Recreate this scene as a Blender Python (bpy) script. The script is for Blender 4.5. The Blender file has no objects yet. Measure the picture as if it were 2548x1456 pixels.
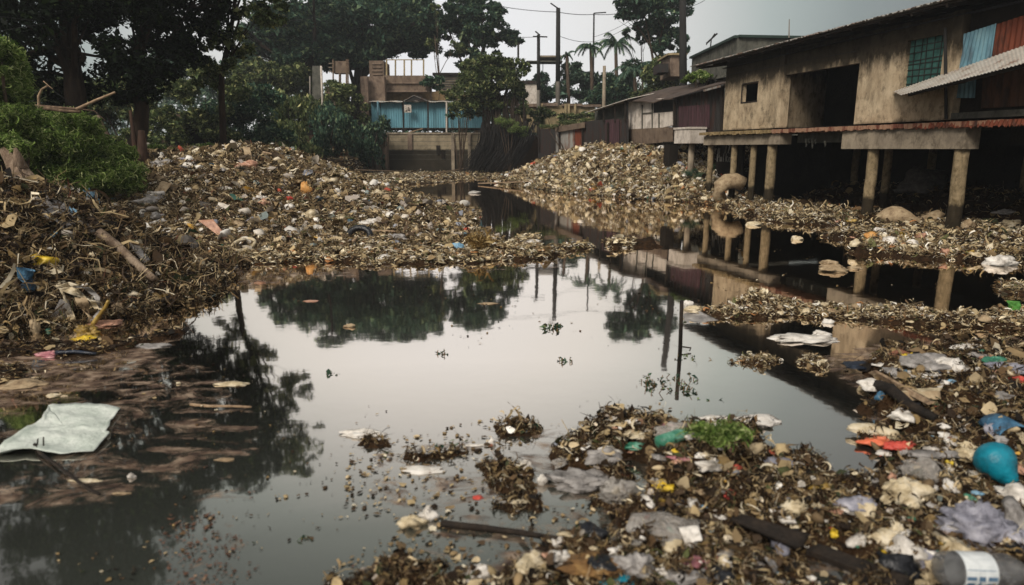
import bpy, math, random
import numpy as np
from mathutils import Vector, Matrix, noise as mnoise

random.seed(7)
rng = np.random.default_rng(11)
SC = bpy.context.scene
COL = SC.collection
R = math.radians

# ------------------------------------------------------------------ camera
TILT, FOC, EYE = R(11.9), 1700.0, 2.0
CT, ST = math.cos(TILT), math.sin(TILT)
cam_data = bpy.data.cameras.new("camera")
cam = bpy.data.objects.new("camera", cam_data); COL.objects.link(cam)
cam.location = (0, 0, EYE)
cam.rotation_euler = (math.pi / 2 - TILT, 0, 0)
cam_data.sensor_width = 36.0
cam_data.lens = 36.0 * FOC / 2548.0
cam_data.clip_start, cam_data.clip_end = 0.05, 2000.0
cam_data.dof.use_dof = True
cam_data.dof.focus_distance = 16.0
cam_data.dof.aperture_fstop = 1.5
SC.camera = cam

# ------------------------------------------------------------------ sun, sky, exposure
SUN_EL, SUN_AZ = R(38), R(215)      # azimuth clockwise from +Y: behind the camera, to the left
sd = bpy.data.lights.new("sun", "SUN"); so = bpy.data.objects.new("sun", sd); COL.objects.link(so)
sd.energy = 2.0; sd.angle = R(22); sd.color = (1.0, 0.93, 0.83)
sv = Vector((math.sin(SUN_AZ) * math.cos(SUN_EL), math.cos(SUN_AZ) * math.cos(SUN_EL), math.sin(SUN_EL)))
so.rotation_euler = (-sv).to_track_quat('-Z', 'Y').to_euler()

world = bpy.data.worlds.new("World"); SC.world = world
world.use_nodes = True
wn, wl = world.node_tree.nodes, world.node_tree.links
wn.clear()
w_out = wn.new("ShaderNodeOutputWorld"); w_bg = wn.new("ShaderNodeBackground")
w_sky = wn.new("ShaderNodeTexSky"); w_sky.sky_type = 'NISHITA'; w_sky.sun_disc = False
w_sky.sun_elevation = SUN_EL; w_sky.sun_rotation = SUN_AZ; w_sky.dust_density = 4.0; w_sky.air_density = 1.5
w_hsv = wn.new("ShaderNodeHueSaturation"); w_hsv.inputs["Saturation"].default_value = 0.3
w_tc = wn.new("ShaderNodeTexCoord")
w_dot = wn.new("ShaderNodeVectorMath"); w_dot.operation = 'DOT_PRODUCT'
bd = Vector((-0.10, 1.0, 0.12)).normalized(); w_dot.inputs[1].default_value = bd
w_ramp = wn.new("ShaderNodeValToRGB")               # brightness of the cloud cover around its thin, bright patch
cr = w_ramp.color_ramp
cr.elements[0].position = 0.0; cr.elements[0].color = (0.42, 0.41, 0.40, 1)
cr.elements[1].position = 1.0; cr.elements[1].color = (0.68, 0.68, 0.695, 1)
for p_, c_ in ((0.60, (0.11, 0.115, 0.12)), (0.78, (0.115, 0.122, 0.128)), (0.86, (0.185, 0.215, 0.214)),
               (0.905, (0.30, 0.34, 0.33)), (0.94, (0.48, 0.49, 0.48)), (0.97, (0.60, 0.595, 0.585))):
    e_ = cr.elements.new(p_); e_.color = (*c_, 1)
w_noi = wn.new("ShaderNodeTexNoise"); w_noi.inputs["Scale"].default_value = 1.6; w_noi.inputs["Detail"].default_value = 3
w_mr = wn.new("ShaderNodeMapRange"); w_mr.inputs["To Min"].default_value = 0.86; w_mr.inputs["To Max"].default_value = 1.12
w_mul = wn.new("ShaderNodeVectorMath"); w_mul.operation = 'SCALE'
w_up = wn.new("ShaderNodeVectorMath"); w_up.operation = 'SCALE'; w_up.inputs["Scale"].default_value = 10.0
w_mix = wn.new("ShaderNodeMix"); w_mix.data_type = 'RGBA'; w_mix.inputs[0].default_value = 0.93
wl.new(w_tc.outputs["Generated"], w_dot.inputs[0]); wl.new(w_dot.outputs["Value"], w_ramp.inputs[0])
wl.new(w_tc.outputs["Generated"], w_noi.inputs["Vector"]); wl.new(w_noi.outputs["Fac"], w_mr.inputs[0])
wl.new(w_ramp.outputs["Color"], w_mul.inputs[0]); wl.new(w_mr.outputs[0], w_mul.inputs["Scale"])
wl.new(w_mul.outputs[0], w_up.inputs[0])
wl.new(w_sky.outputs[0], w_hsv.inputs["Color"]); wl.new(w_hsv.outputs[0], w_mix.inputs[6]); wl.new(w_up.outputs[0], w_mix.inputs[7])
wl.new(w_mix.outputs[2], w_bg.inputs["Color"]); w_bg.inputs["Strength"].default_value = 0.1
wl.new(w_bg.outputs[0], w_out.inputs[0])

SC.view_settings.view_transform = 'Standard'
SC.view_settings.look = 'None'
SC.view_settings.exposure = 0.5
SC.view_settings.gamma = 1.0
SC.cycles.max_bounces = 6
SC.cycles.transparent_max_bounces = 12
SC.cycles.caustics_reflective = False
SC.cycles.caustics_refractive = False

# ------------------------------------------------------------------ measuring helpers
def ray(px, py):
    v = 728.0 - py
    return np.array([px - 1274.0, FOC * CT + v * ST, -FOC * ST + v * CT])
def at(px, py, Y):
    """the point at distance Y along the view axis of the ground plan"""
    d = ray(px, py); k = Y / d[1]
    return (d[0] * k, Y, EYE + d[2] * k)
def onplane(px, py, z=0.0):
    d = ray(px, py); k = (z - EYE) / d[2]
    return (d[0] * k, d[1] * k)

def smooth(t):
    t = np.clip(t, 0, 1); return t * t * (3 - 2 * t)
_tab = rng.random((256, 256))
def vnoise(x, y, s, seed=0):
    x = np.asarray(x, float) / s + seed * 17.31; y = np.asarray(y, float) / s + seed * 5.77
    xi = np.floor(x).astype(int); yi = np.floor(y).astype(int)
    fx = x - xi; fy = y - yi; fx = fx * fx * (3 - 2 * fx); fy = fy * fy * (3 - 2 * fy)
    a = _tab[xi & 255, yi & 255]; b = _tab[(xi + 1) & 255, yi & 255]
    c = _tab[xi & 255, (yi + 1) & 255]; d = _tab[(xi + 1) & 255, (yi + 1) & 255]
    return (a * (1 - fx) + b * fx) * (1 - fy) + (c * (1 - fx) + d * fx) * fy
def fbm(x, y, s, o=4, seed=0):
    v = 0; a = 0.5; t = 0
    for i in range(o):
        v = v + a * vnoise(x, y, s / 2 ** i, seed + i); t += a; a *= 0.55
    return v / t * 2 - 1
def polysd(x, y, poly):
    """signed distance to a polygon, positive inside"""
    x = np.asarray(x, float); y = np.asarray(y, float)
    best = np.full(x.shape, 1e9); inside = np.zeros(x.shape, bool)
    n = len(poly)
    for i in range(n):
        ax, ay = poly[i]; bx, by = poly[(i + 1) % n]
        ex, ey = bx - ax, by - ay; L = ex * ex + ey * ey + 1e-12
        t = np.clip(((x - ax) * ex + (y - ay) * ey) / L, 0, 1)
        best = np.minimum(best, (x - ax - t * ex) ** 2 + (y - ay - t * ey) ** 2)
        if ay != by:
            c = ((ay > y) != (by > y)) & (x < (bx - ax) * (y - ay) / (by - ay) + ax)
            inside ^= c
    d = np.sqrt(best)
    return np.where(inside, d, -d)
def ridge(x, y, pts):
    """pts: (x, y, height, radius); bell-shaped falloff from the crest line"""
    out = np.full(np.shape(x), -1.0)
    for i in range(len(pts) - 1):
        ax, ay, ah, ar = pts[i]; bx, by, bh, br = pts[i + 1]
        ex, ey = bx - ax, by - ay; L = ex * ex + ey * ey + 1e-12
        t = np.clip(((x - ax) * ex + (y - ay) * ey) / L, 0, 1)
        d = np.sqrt((x - ax - t * ex) ** 2 + (y - ay - t * ey) ** 2)
        h = ah + (bh - ah) * t; r = ar + (br - ar) * t
        q = d / r
        v = np.where(q < 1, h * (0.55 * (1 - q) + 0.45 * (1 - smooth(q))), -0.25 * np.minimum(q - 1, 4))
        out = np.maximum(out, v)
    return out

# ------------------------------------------------------------------ ground form
def RP(px, Y, h, r): return ((px - 1274) / 1712.0 * Y, Y, h, r)
def PP(*pts): return [onplane(a, b) for a, b in pts]
RIDGES = {
 'main':  [RP(230, 20.5, 1.9, 5.5), RP(430, 21.3, 1.84, 6.8), RP(620, 20.6, 2.08, 6.8), RP(720, 19.8, 1.72, 5.4), RP(830, 18.6, .98, 3.7), RP(940, 17, .42, 2.2), RP(1060, 15.6, .22, 1.3), RP(1150, 14.8, .12, .8)],
 'near':  [RP(-300, 9, 1.6, 3.2), RP(-20, 9.5, 1.5, 2.8), RP(110, 9.9, 1.38, 2.35), RP(240, 10.2, .8, 1.35), RP(350, 9.6, .4, .85), RP(430, 9.2, .14, .45)],
 'right': [RP(1300, 45, .4, 2.0), RP(1400, 42, 1.7, 4.2), RP(1490, 38.2, 2.2, 4.4), RP(1600, 33.5, 2.05, 4.4), RP(1700, 30, 1.6, 3.2), RP(1760, 28, .9, 2.2)],
}
LAND = [  # world outline, edge width, height
 ([(-120, -20), (-13, -20), (-11, 4), (-9.3, 8), (-9.6, 13), (-11, 19), (-12.5, 30), (-13, 46), (-12, 60), (-120, 60)], 2.2, 1.9),
 ([(-13.5, 44), (-11, 50), (-11.2, 60), (-40, 62), (-60, 44)], 2.0, 1.3),
 ([(-160, 59), (160, 59), (400, 420), (-400, 420)], 1.2, 3.1),
 ([(9.3, 27.6), (8.0, 31), (6.4, 36), (2.7, 50.8), (2.4, 60), (160, 62), (160, 27.2)], 0.8, 2.25),
 ([(9.6, 27), (10.8, 22.5), (12.0, 17.5), (13.6, 14), (19, 8), (20, -20), (160, -20), (160, 28)], 3.0, 0.75),
]
CARPETS = [  # outline, edge width, thickness, noise amount, bias, noise scale
 (PP((840, 424), (1100, 430), (1290, 431), (1310, 440), (1220, 450), (1130, 456), (1020, 462), (1070, 488), (1120, 520), (1150, 550), (1150, 570), (900, 560), (800, 480)), 1.6, .12, .5, .42, 2.0),
 (PP((470, 630), (620, 618), (1000, 592), (1190, 575), (1250, 603), (1330, 612), (1480, 602), (1500, 622), (1440, 640), (1250, 652), (1080, 662), (900, 668), (760, 655), (560, 668)), .45, .07, .85, .12, .8),
 (PP((1275, 597), (1340, 592), (1350, 612), (1285, 614)), .25, .10, .4, -.3, .5),
 (PP((1505, 600), (1625, 597), (1640, 614), (1520, 618)), .25, .08, .6, -.2, .5),
 (PP((1700, 484), (1800, 498), (1960, 510), (2150, 538), (2400, 560), (2548, 590), (2548, 600), (2300, 580), (2130, 566), (1990, 558), (1890, 546), (1800, 521), (1700, 502)), .9, .14, .5, -.05, 1.2),
 (PP((2020, 588), (2170, 574), (2330, 584), (2640, 592), (2640, 664), (2500, 658), (2350, 648), (2230, 640), (2110, 630), (2150, 606)), .5, .12, .65, .05, .8),
 (PP((1720, 782), (1790, 768), (1860, 752), (1930, 754), (2020, 770), (2110, 758), (2200, 764), (2300, 784), (2420, 784), (2700, 768), (2700, 826), (2420, 818), (2250, 806), (2060, 800), (1880, 794), (1760, 792)), .22, .06, .8, .1, .45),
 (PP((2460, 706), (2700, 700), (2700, 738), (2490, 732)), .2, .05, .8, .0, .4),
 (PP((1780, 896), (1880, 880), (2010, 884), (2140, 900), (2050, 925), (1900, 915)), .25, .035, .9, .1, .35),
 (PP((2150, 880), (2300, 868), (3300, 850), (3500, 1456), (3500, 1800), (1150, 1800), (820, 1460), (1010, 1425), (1290, 1372), (1420, 1340), (1560, 1350), (1500, 1260), (1370, 1160), (1330, 1110), (1440, 1058), (1580, 1038), (1720, 1046), (1830, 1078), (1960, 1130), (2080, 1180), (2180, 1170), (2140, 1100), (2260, 1080), (2190, 1030), (2140, 960)), .20, .07, 1.05, .22, .30),
 (PP((1225, 1062), (1300, 1050), (1360, 1066), (1330, 1090), (1250, 1092)), .09, .03, .8, -.1, .15),
 (PP((960, 1136), (1130, 1118), (1180, 1130), (1080, 1150), (985, 1152)), .07, .02, .8, -.1, .12),
 (PP((880, 1085), (960, 1088), (1000, 1110), (930, 1130), (885, 1110)), .06, .015, .9, .1, .12),
 (PP((1130, 1150), (1330, 1140), (1380, 1260), (1330, 1300), (1120, 1270), (1180, 1200)), .12, .02, 1.1, .3, .16),
 (PP((0, 850), (300, 846), (450, 822), (440, 850), (300, 880), (-300, 900), (-300, 850)), .25, .03, .9, -.05, .5),
 (PP((-300, 905), (60, 900), (160, 930), (120, 960), (-300, 990)), .16, .025, .8, 0, .4),
]
BUMPS = [  # pixel, radius, extra height: small piles on the floating rubbish
 (1700, 1200, .42, .13), (1560, 1080, .3, .06), (1830, 1085, .25, .06), (2420, 960, .8, .12), (2480, 1060, .6, .10),
 (2350, 1250, .35, .05), (2150, 1330, .4, .05), (1880, 756, .4, .10), (2320, 788, .5, .06), (2250, 604, .8, .10), (1490, 1410, .3, .05),
]
BUMPS = [(*onplane(a, b), r, h) for a, b, r, h in BUMPS]

def ground_z(x, y):
    x = np.asarray(x, float); y = np.asarray(y, float)
    g = np.full(x.shape, -0.7)
    rough = fbm(x, y, 2.2, 5, 3); fine = fbm(x, y, .35, 3, 9)
    for poly, e, h in LAND:
        s = polysd(x, y, poly)
        g = np.maximum(g, -0.7 + (h + 0.7) * smooth((s + e * .3) / e + .18 * rough) + .10 * rough)
    for k, pts in RIDGES.items():
        v = ridge(x, y, pts)
        g = np.maximum(g, np.where(v > -.9, v + (0.16 * rough + .05 * fine) * np.clip(v * 1.6 + .12, 0, 1), -.7))
    bump = np.zeros(x.shape)
    for bx, by, r, h in BUMPS:
        q = ((x - bx) ** 2 + (y - by) ** 2) / r ** 2
        bump += h * np.exp(-q)
    for poly, e, h, amp, bias, ns in CARPETS:
        s = polysd(x, y, poly)
        m = np.clip(s / e, -2, 1) + amp * fbm(x, y, ns, 4, 21) * 1.5 - bias
        c = -0.03 + (h + .03) * smooth(m / .7) * (1 + .6 * fbm(x, y, ns * .4, 3, 5)) + bump * (m > .15)
        g = np.where(m > -.3, np.maximum(g, c), g)
    return g
def gz(x, y): return float(ground_z(np.array([x]), np.array([y]))[0])
def hit(px, py, lift=0.0):
    """where the line of sight meets the ground or the water"""
    d = ray(px, py); ys = np.geomspace(2.4, 70, 900)
    k = ys / d[1]; X = d[0] * k; Z = EYE + d[2] * k
    G = np.maximum(ground_z(X, ys), 0.0)
    w = np.nonzero(Z <= G)[0]
    i = w[0] if len(w) else len(ys) - 1
    return Vector((X[i], ys[i], max(G[i], 0) + lift))
_hc = {}

# ------------------------------------------------------------------ mesh helpers
def tag(o, label=None, cat=None, group=None, kind=None):
    if label: o['label'] = label
    if cat: o['category'] = cat
    if group: o['group'] = group
    if kind: o['kind'] = kind
    return o
def thing(name, loc, label, cat, group=None):
    o = bpy.data.objects.new(name, None); COL.objects.link(o)
    o.empty_display_size = .1
    o.location = loc; tag(o, label, cat, group); return o
def wloc(o):
    v = Vector((0, 0, 0))
    while o is not None:
        v += Vector(o.location); o = o.parent
    return v
def npmesh(name, V, F, mat, parent=None, smooth_=False, loc=None):
    """V (n,3) world coordinates; F (m,3 or 4) ints or list of lists"""
    V = np.asarray(V, dtype=np.float64)
    org = wloc(parent) if parent is not None else (Vector(loc) if loc is not None else Vector((0, 0, 0)))
    V = V - np.array(org)[None, :]
    me = bpy.data.meshes.new(name)
    if isinstance(F, np.ndarray):
        k = F.shape[1]; m = len(F)
        me.vertices.add(len(V)); me.vertices.foreach_set("co", V.astype(np.float32).ravel())
        me.loops.add(m * k); me.loops.foreach_set("vertex_index", F.astype(np.int32).ravel())
        me.polygons.add(m); me.polygons.foreach_set("loop_start", np.arange(0, m * k, k, dtype=np.int32))
        me.polygons.foreach_set("loop_total", np.full(m, k, dtype=np.int32))
        me.update(calc_edges=True)
    else:
        me.from_pydata([tuple(v) for v in V], [], F); me.update()
    if smooth_:
        me.polygons.foreach_set("use_smooth", np.ones(len(me.polygons), bool))
    if mat is not None: me.materials.append(mat)
    o = bpy.data.objects.new(name, me); COL.objects.link(o)
    if parent is not None: o.parent = parent
    else: o.location = org
    return o

class MB:
    def __init__(s): s.v = []; s.f = []
    def add(s, vs, fs):
        b = len(s.v); s.v += [tuple(v) for v in vs]; s.f += [[b + i for i in f] for f in fs]; return s
    def hexa(s, c):   # 8 corners: bottom loop 4, top loop 4
        return s.add(c, [[3, 2, 1, 0], [4, 5, 6, 7], [0, 1, 5, 4], [1, 2, 6, 5], [2, 3, 7, 6], [3, 0, 4, 7]])
    def box(s, x0, x1, y0, y1, z0, z1):
        return s.hexa([(x0, y0, z0), (x1, y0, z0), (x1, y1, z0), (x0, y1, z0), (x0, y0, z1), (x1, y0, z1), (x1, y1, z1), (x0, y1, z1)])
    def beam(s, a, b, w, h, up=(0, 0, 1)):
        a, b, up = Vector(a), Vector(b), Vector(up); d = (b - a).normalized()
        sx = d.cross(up)
        if sx.length < 1e-4: sx = Vector((1, 0, 0))
        sx.normalize(); sz = sx.cross(d).normalized(); sx *= w / 2; sz *= h / 2
        return s.hexa([a - sx - sz, a + sx - sz, b + sx - sz, b - sx - sz, a - sx + sz, a + sx + sz, b + sx + sz, b - sx + sz])
    def tube(s, pts, rad, n=8, jit=0, cap=True):
        pts = [Vector(p) for p in pts]
        if not hasattr(rad, '__len__'): rad = [rad] * len(pts)
        b = len(s.v); ref = Vector((.13, .31, 1)).normalized()
        for i, p in enumerate(pts):
            d = (pts[min(i + 1, len(pts) - 1)] - pts[max(i - 1, 0)]).normalized()
            if abs(d.dot(ref)) > .95: ref = Vector((1, .2, .1)).normalized()
            u = d.cross(ref).normalized(); w = d.cross(u)
            for k in range(n):
                a = 2 * math.pi * k / n; r = rad[i] * (1 + jit * (random.random() - .5))
                s.v.append(tuple(p + u * (r * math.cos(a)) + w * (r * math.sin(a))))
        for i in range(len(pts) - 1):
            for k in range(n):
                q = b + i * n
                s.f.append([q + k, q + (k + 1) % n, q + n + (k + 1) % n, q + n + k])
        if cap:
            s.f.append([b + k for k in range(n)][::-1]); s.f.append([b + (len(pts) - 1) * n + k for k in range(n)])
        return s
    def grid(s, P):   # P[i][j] points
        b = len(s.v); m = len(P[0])
        for row in P: s.v += [tuple(p) for p in row]
        for i in range(len(P) - 1):
            for j in range(m - 1):
                q = b + i * m + j; s.f.append([q, q + 1, q + m + 1, q + m])
        return s
    def slab(s, P, t, nrm=(0, 0, 1)):  # thick grid
        nrm = Vector(nrm) * t; b = len(s.v); n = len(P); m = len(P[0])
        for row in P: s.v += [tuple(p) for p in row]
        for row in P: s.v += [tuple(Vector(p) - nrm) for p in row]
        o = b + n * m
        for i in range(n - 1):
            for j in range(m - 1):
                q = i * m + j
                s.f.append([b + q, b + q + 1, b + q + m + 1, b + q + m]); s.f.append([o + q + m, o + q + m + 1, o + q + 1, o + q])
        for j in range(m - 1):
            s.f.append([b + j + 1, b + j, o + j, o + j + 1]); q = (n - 1) * m + j; s.f.append([b + q, b + q + 1, o + q + 1, o + q])
        for i in range(n - 1):
            s.f.append([b + i * m, b + (i + 1) * m, o + (i + 1) * m, o + i * m]); q = i * m + m - 1; s.f.append([b + q + m, b + q, o + q, o + q + m])
        return s
    def build(s, name, mat, parent=None, sm=False, solo=False):
        V = np.array(s.v, float)
        loc = None
        if parent is None:
            loc = ((V[:, 0].min() + V[:, 0].max()) / 2, (V[:, 1].min() + V[:, 1].max()) / 2, V[:, 2].min())
        return npmesh(name, V, s.f, mat, parent, sm, loc)

# ------------------------------------------------------------------ materials
def lin(h):
    h = h.lstrip('#'); c = [int(h[i:i + 2], 16) / 255 for i in (0, 2, 4)]
    return tuple(x / 12.92 if x <= .04045 else ((x + .055) / 1.055) ** 2.4 for x in c)
MATS = {}
def nt(name):
    m = bpy.data.materials.new(name); m.use_nodes = True; n = m.node_tree.nodes; n.clear()
    o = n.new("ShaderNodeOutputMaterial"); p = n.new("ShaderNodeBsdfPrincipled")
    m.node_tree.links.new(p.outputs[0], o.inputs[0]); MATS[name] = m
    return m, n, m.node_tree.links, p, o
def setspec(p, v): p.inputs["Specular IOR Level"].default_value = v
def surf(name, cols, scale=4.0, stretch=(1, 1, 1), rough=.85, bump=.3, bscale=None, detail=6, metal=0.0, spec=.3, alpha=1.0, sheen=0, contrast=(.3, .7), trans=0.0):
    """noise-mottled surface through 2-4 colours"""
    m, n, l, p, o = nt(name)
    tc = n.new("ShaderNodeTexCoord"); mp = n.new("ShaderNodeMapping"); mp.inputs["Scale"].default_value = stretch
    nz = n.new("ShaderNodeTexNoise"); nz.inputs["Scale"].default_value = scale; nz.inputs["Detail"].default_value = detail; nz.inputs["Roughness"].default_value = .65
    rp = n.new("ShaderNodeValToRGB"); r_ = rp.color_ramp
    cs = [lin(c) if isinstance(c, str) else c for c in cols]
    if len(cs) == 1: cs = cs * 2
    r_.elements[0].position = contrast[0]; r_.elements[0].color = (*cs[0], 1)
    r_.elements[1].position = contrast[1]; r_.elements[1].color = (*cs[-1], 1)
    for i, c in enumerate(cs[1:-1]):
        e = r_.elements.new(contrast[0] + (contrast[1] - contrast[0]) * (i + 1) / (len(cs) - 1)); e.color = (*c, 1)
    geo = n.new("ShaderNodeNewGeometry")
    l.new(geo.outputs["Position"], mp.inputs[0]); l.new(mp.outputs[0], nz.inputs["Vector"]); l.new(nz.outputs["Fac"], rp.inputs[0])
    l.new(rp.outputs[0], p.inputs["Base Color"])
    nb = n.new("ShaderNodeTexNoise"); nb.inputs["Scale"].default_value = bscale or scale * 6; nb.inputs["Detail"].default_value = 4
    bp = n.new("ShaderNodeBump"); bp.inputs["Strength"].default_value = bump; bp.inputs["Distance"].default_value = .03
    l.new(mp.outputs[0], nb.inputs["Vector"]); l.new(nb.outputs["Fac"], bp.inputs["Height"]); l.new(bp.outputs[0], p.inputs["Normal"])
    p.inputs["Roughness"].default_value = rough; p.inputs["Metallic"].default_value = metal; setspec(p, spec)
    p.inputs["Alpha"].default_value = alpha
    if trans: p.inputs["Transmission Weight"].default_value = trans
    return m
def island(name, cols, rough=.8, spec=.25, translucent=0.0, vary=.25, steps=None):
    """each loose piece of the mesh takes its own colour out of a list of (colour, share)"""
    m, n, l, p, o = nt(name)
    geo = n.new("ShaderNodeNewGeometry"); rp = n.new("ShaderNodeValToRGB"); rp.color_ramp.interpolation = 'CONSTANT'
    tot = sum(w for _, w in cols); acc = 0
    for i, (c, w) in enumerate(cols):
        c = lin(c) if isinstance(c, str) else c
        e = rp.color_ramp.elements[0] if i == 0 else (rp.color_ramp.elements[1] if i == 1 else rp.color_ramp.elements.new(min(acc / tot, .999)))
        e.position = min(acc / tot, .999); e.color = (*c, 1); acc += w
    l.new(geo.outputs["Random Per Island"], rp.inputs[0])
    ml = n.new("ShaderNodeMath"); ml.operation = 'MULTIPLY'; ml.inputs[1].default_value = 37.7
    fr = n.new("ShaderNodeMath"); fr.operation = 'FRACT'
    mr = n.new("ShaderNodeMapRange"); mr.inputs["To Min"].default_value = 1 - vary; mr.inputs["To Max"].default_value = 1 + vary
    sc = n.new("ShaderNodeVectorMath"); sc.operation = 'SCALE'
    l.new(geo.outputs["Random Per Island"], ml.inputs[0]); l.new(ml.outputs[0], fr.inputs[0]); l.new(fr.outputs[0], mr.inputs[0])
    nz = n.new("ShaderNodeTexNoise"); nz.inputs["Scale"].default_value = 14.0; nz.inputs["Detail"].default_value = 3
    m2 = n.new("ShaderNodeMapRange"); m2.inputs["To Min"].default_value = .55; m2.inputs["To Max"].default_value = 1.4
    mm = n.new("ShaderNodeMath"); mm.operation = 'MULTIPLY'
    l.new(geo.outputs["Position"], nz.inputs["Vector"]); l.new(nz.outputs["Fac"], m2.inputs[0]); l.new(mr.outputs[0], mm.inputs[0]); l.new(m2.outputs[0], mm.inputs[1])
    l.new(rp.outputs[0], sc.inputs[0]); l.new(mm.outputs[0], sc.inputs["Scale"]); l.new(sc.outputs[0], p.inputs["Base Color"])
    p.inputs["Roughness"].default_value = rough; setspec(p, spec)
    if translucent:
        tr = n.new("ShaderNodeBsdfTranslucent"); mx = n.new("ShaderNodeMixShader"); mx.inputs[0].default_value = translucent
        l.new(sc.outputs[0], tr.inputs[0]); l.new(p.outputs[0], mx.inputs[1]); l.new(tr.outputs[0], mx.inputs[2]); l.new(mx.outputs[0], o.inputs[0])
    return m
# ------------------------------------------------------------------ ground and water
def ground_mesh():
    rows = [-(i ** 1.6) * .8 for i in range(12, 0, -1)] + [0.4, 1.0, 1.5, 2.0]
    py = 1500.0
    while py > 412:
        rows.append(onplane(1274, py)[1]); py -= 4.2 if py > 700 else (3.2 if py > 520 else 2.0)
    y = rows[-1]
    while y < 420: y *= 1.05; rows.append(y)
    ys = np.array(rows)
    us = np.sinh(np.linspace(-2.2, 2.2, 561)); us = us / us.max() * 3.2
    us = np.concatenate([np.linspace(-3.4, -.86, 50)[:-1], np.linspace(-.86, .86, 520), np.linspace(.86, 3.4, 50)[1:]])
    W = np.maximum(np.abs(ys), 2.0)
    X = us[None, :] * W[:, None]; Y = np.repeat(ys[:, None], len(us), 1)
    Z = ground_z(X, Y)
    V = np.stack([X, Y, Z], -1).reshape(-1, 3)
    n, m = X.shape; idx = np.arange(n * m).reshape(n, m)
    F = np.stack([idx[:-1, :-1], idx[:-1, 1:], idx[1:, 1:], idx[1:, :-1]], -1).reshape(-1, 4)
    g = surf("soil", ["#1c140d", "#3a2a1c", "#241a11", "#4a3826"], scale=3.0, rough=.95, bump=.9, bscale=22, detail=8, spec=.1)
    o = npmesh("ground", V, F, g, None, True)
    tag(o, "dark silty ground and banks round the pond", kind='structure')
ground_mesh()

def water_material():
    m, n, l, p, o = nt("pond_water")
    geo = n.new("ShaderNodeNewGeometry")
    # slick, foul water: a strong mirror at grazing angles, a dark murk seen from above
    lw = n.new("ShaderNodeLayerWeight"); lw.inputs["Blend"].default_value = .5
    rp = n.new("ShaderNodeValToRGB"); r_ = rp.color_ramp
    r_.elements[0].position = .38; r_.elements[0].color = (.14,) * 3 + (1,)
    r_.elements[1].position = .90; r_.elements[1].color = (1.0,) * 3 + (1,)
    for q, v in ((.50, .34), (.60, .68), (.70, .96)):
        e = r_.elements.new(q); e.color = (v, v, v, 1)
    gl = n.new("ShaderNodeBsdfGlossy"); gl.inputs["Roughness"].default_value = .035; gl.inputs["Color"].default_value = (.98, .90, .82, 1)
    di = n.new("ShaderNodeBsdfDiffuse"); di.inputs["Color"].default_value = (.045, .050, .042, 1)
    nb = n.new("ShaderNodeTexNoise"); nb.inputs["Scale"].default_value = 2.2; nb.inputs["Detail"].default_value = 3
    bp = n.new("ShaderNodeBump"); bp.inputs["Strength"].default_value = .05; bp.inputs["Distance"].default_value = .02
    l.new(geo.outputs["Position"], nb.inputs["Vector"]); l.new(nb.outputs["Fac"], bp.inputs["Height"])
    l.new(bp.outputs[0], gl.inputs["Normal"]); l.new(bp.outputs[0], lw.inputs["Normal"])
    mx = n.new("ShaderNodeMixShader"); l.new(lw.outputs["Facing"], rp.inputs[0])
    l.new(rp.outputs[0], mx.inputs[0]); l.new(di.outputs[0], mx.inputs[1]); l.new(gl.outputs[0], mx.inputs[2])
    # drifting silt scum, where the mesh attribute says it gathers
    at_ = n.new("ShaderNodeAttribute"); at_.attribute_name = "scum"
    mp = n.new("ShaderNodeMapping"); mp.inputs["Scale"].default_value = (.8, 1.25, 1)
    mp.inputs["Rotation"].default_value = (0, 0, .12)
    ns = n.new("ShaderNodeTexNoise"); ns.inputs["Scale"].default_value = 2.6; ns.inputs["Detail"].default_value = 9; ns.inputs["Roughness"].default_value = .72; ns.inputs["Distortion"].default_value = 1.3
    l.new(geo.outputs["Position"], mp.inputs[0]); l.new(mp.outputs[0], ns.inputs["Vector"])
    ad = n.new("ShaderNodeMath"); ad.operation = 'ADD'; l.new(ns.outputs["Fac"], ad.inputs[0]); l.new(at_.outputs["Fac"], ad.inputs[1])
    th = n.new("ShaderNodeMapRange"); th.inputs["From Min"].default_value = .985; th.inputs["From Max"].default_value = 1.11; l.new(ad.outputs[0], th.inputs[0])
    n2 = n.new("ShaderNodeTexNoise"); n2.inputs["Scale"].default_value = 9; n2.inputs["Detail"].default_value = 6
    l.new(mp.outputs[0], n2.inputs["Vector"])
    rc = n.new("ShaderNodeValToRGB"); q = rc.color_ramp
    q.elements[0].position = .36; q.elements[0].color = (*lin("#3a2a20"), 1); q.elements[1].position = .66; q.elements[1].color = (*lin("#9a8672"), 1)
    e = q.elements.new(.5); e.color = (*lin("#6b5747"), 1)
    l.new(n2.outputs["Fac"], rc.inputs[0]); p.inputs["Roughness"].default_value = .55; setspec(p, .4)
    l.new(rc.outputs[0], p.inputs["Base Color"])
    b2 = n.new("ShaderNodeBump"); b2.inputs["Strength"].default_value = .4; b2.inputs["Distance"].default_value = .01; l.new(n2.outputs["Fac"], b2.inputs["Height"]); l.new(b2.outputs[0], p.inputs["Normal"])
    m3 = n.new("ShaderNodeMixShader"); l.new(th.outputs[0], m3.inputs[0]); l.new(mx.outputs[0], m3.inputs[1]); l.new(p.outputs[0], m3.inputs[2])
    l.new(m3.outputs[0], o.inputs[0])
    return m
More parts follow.
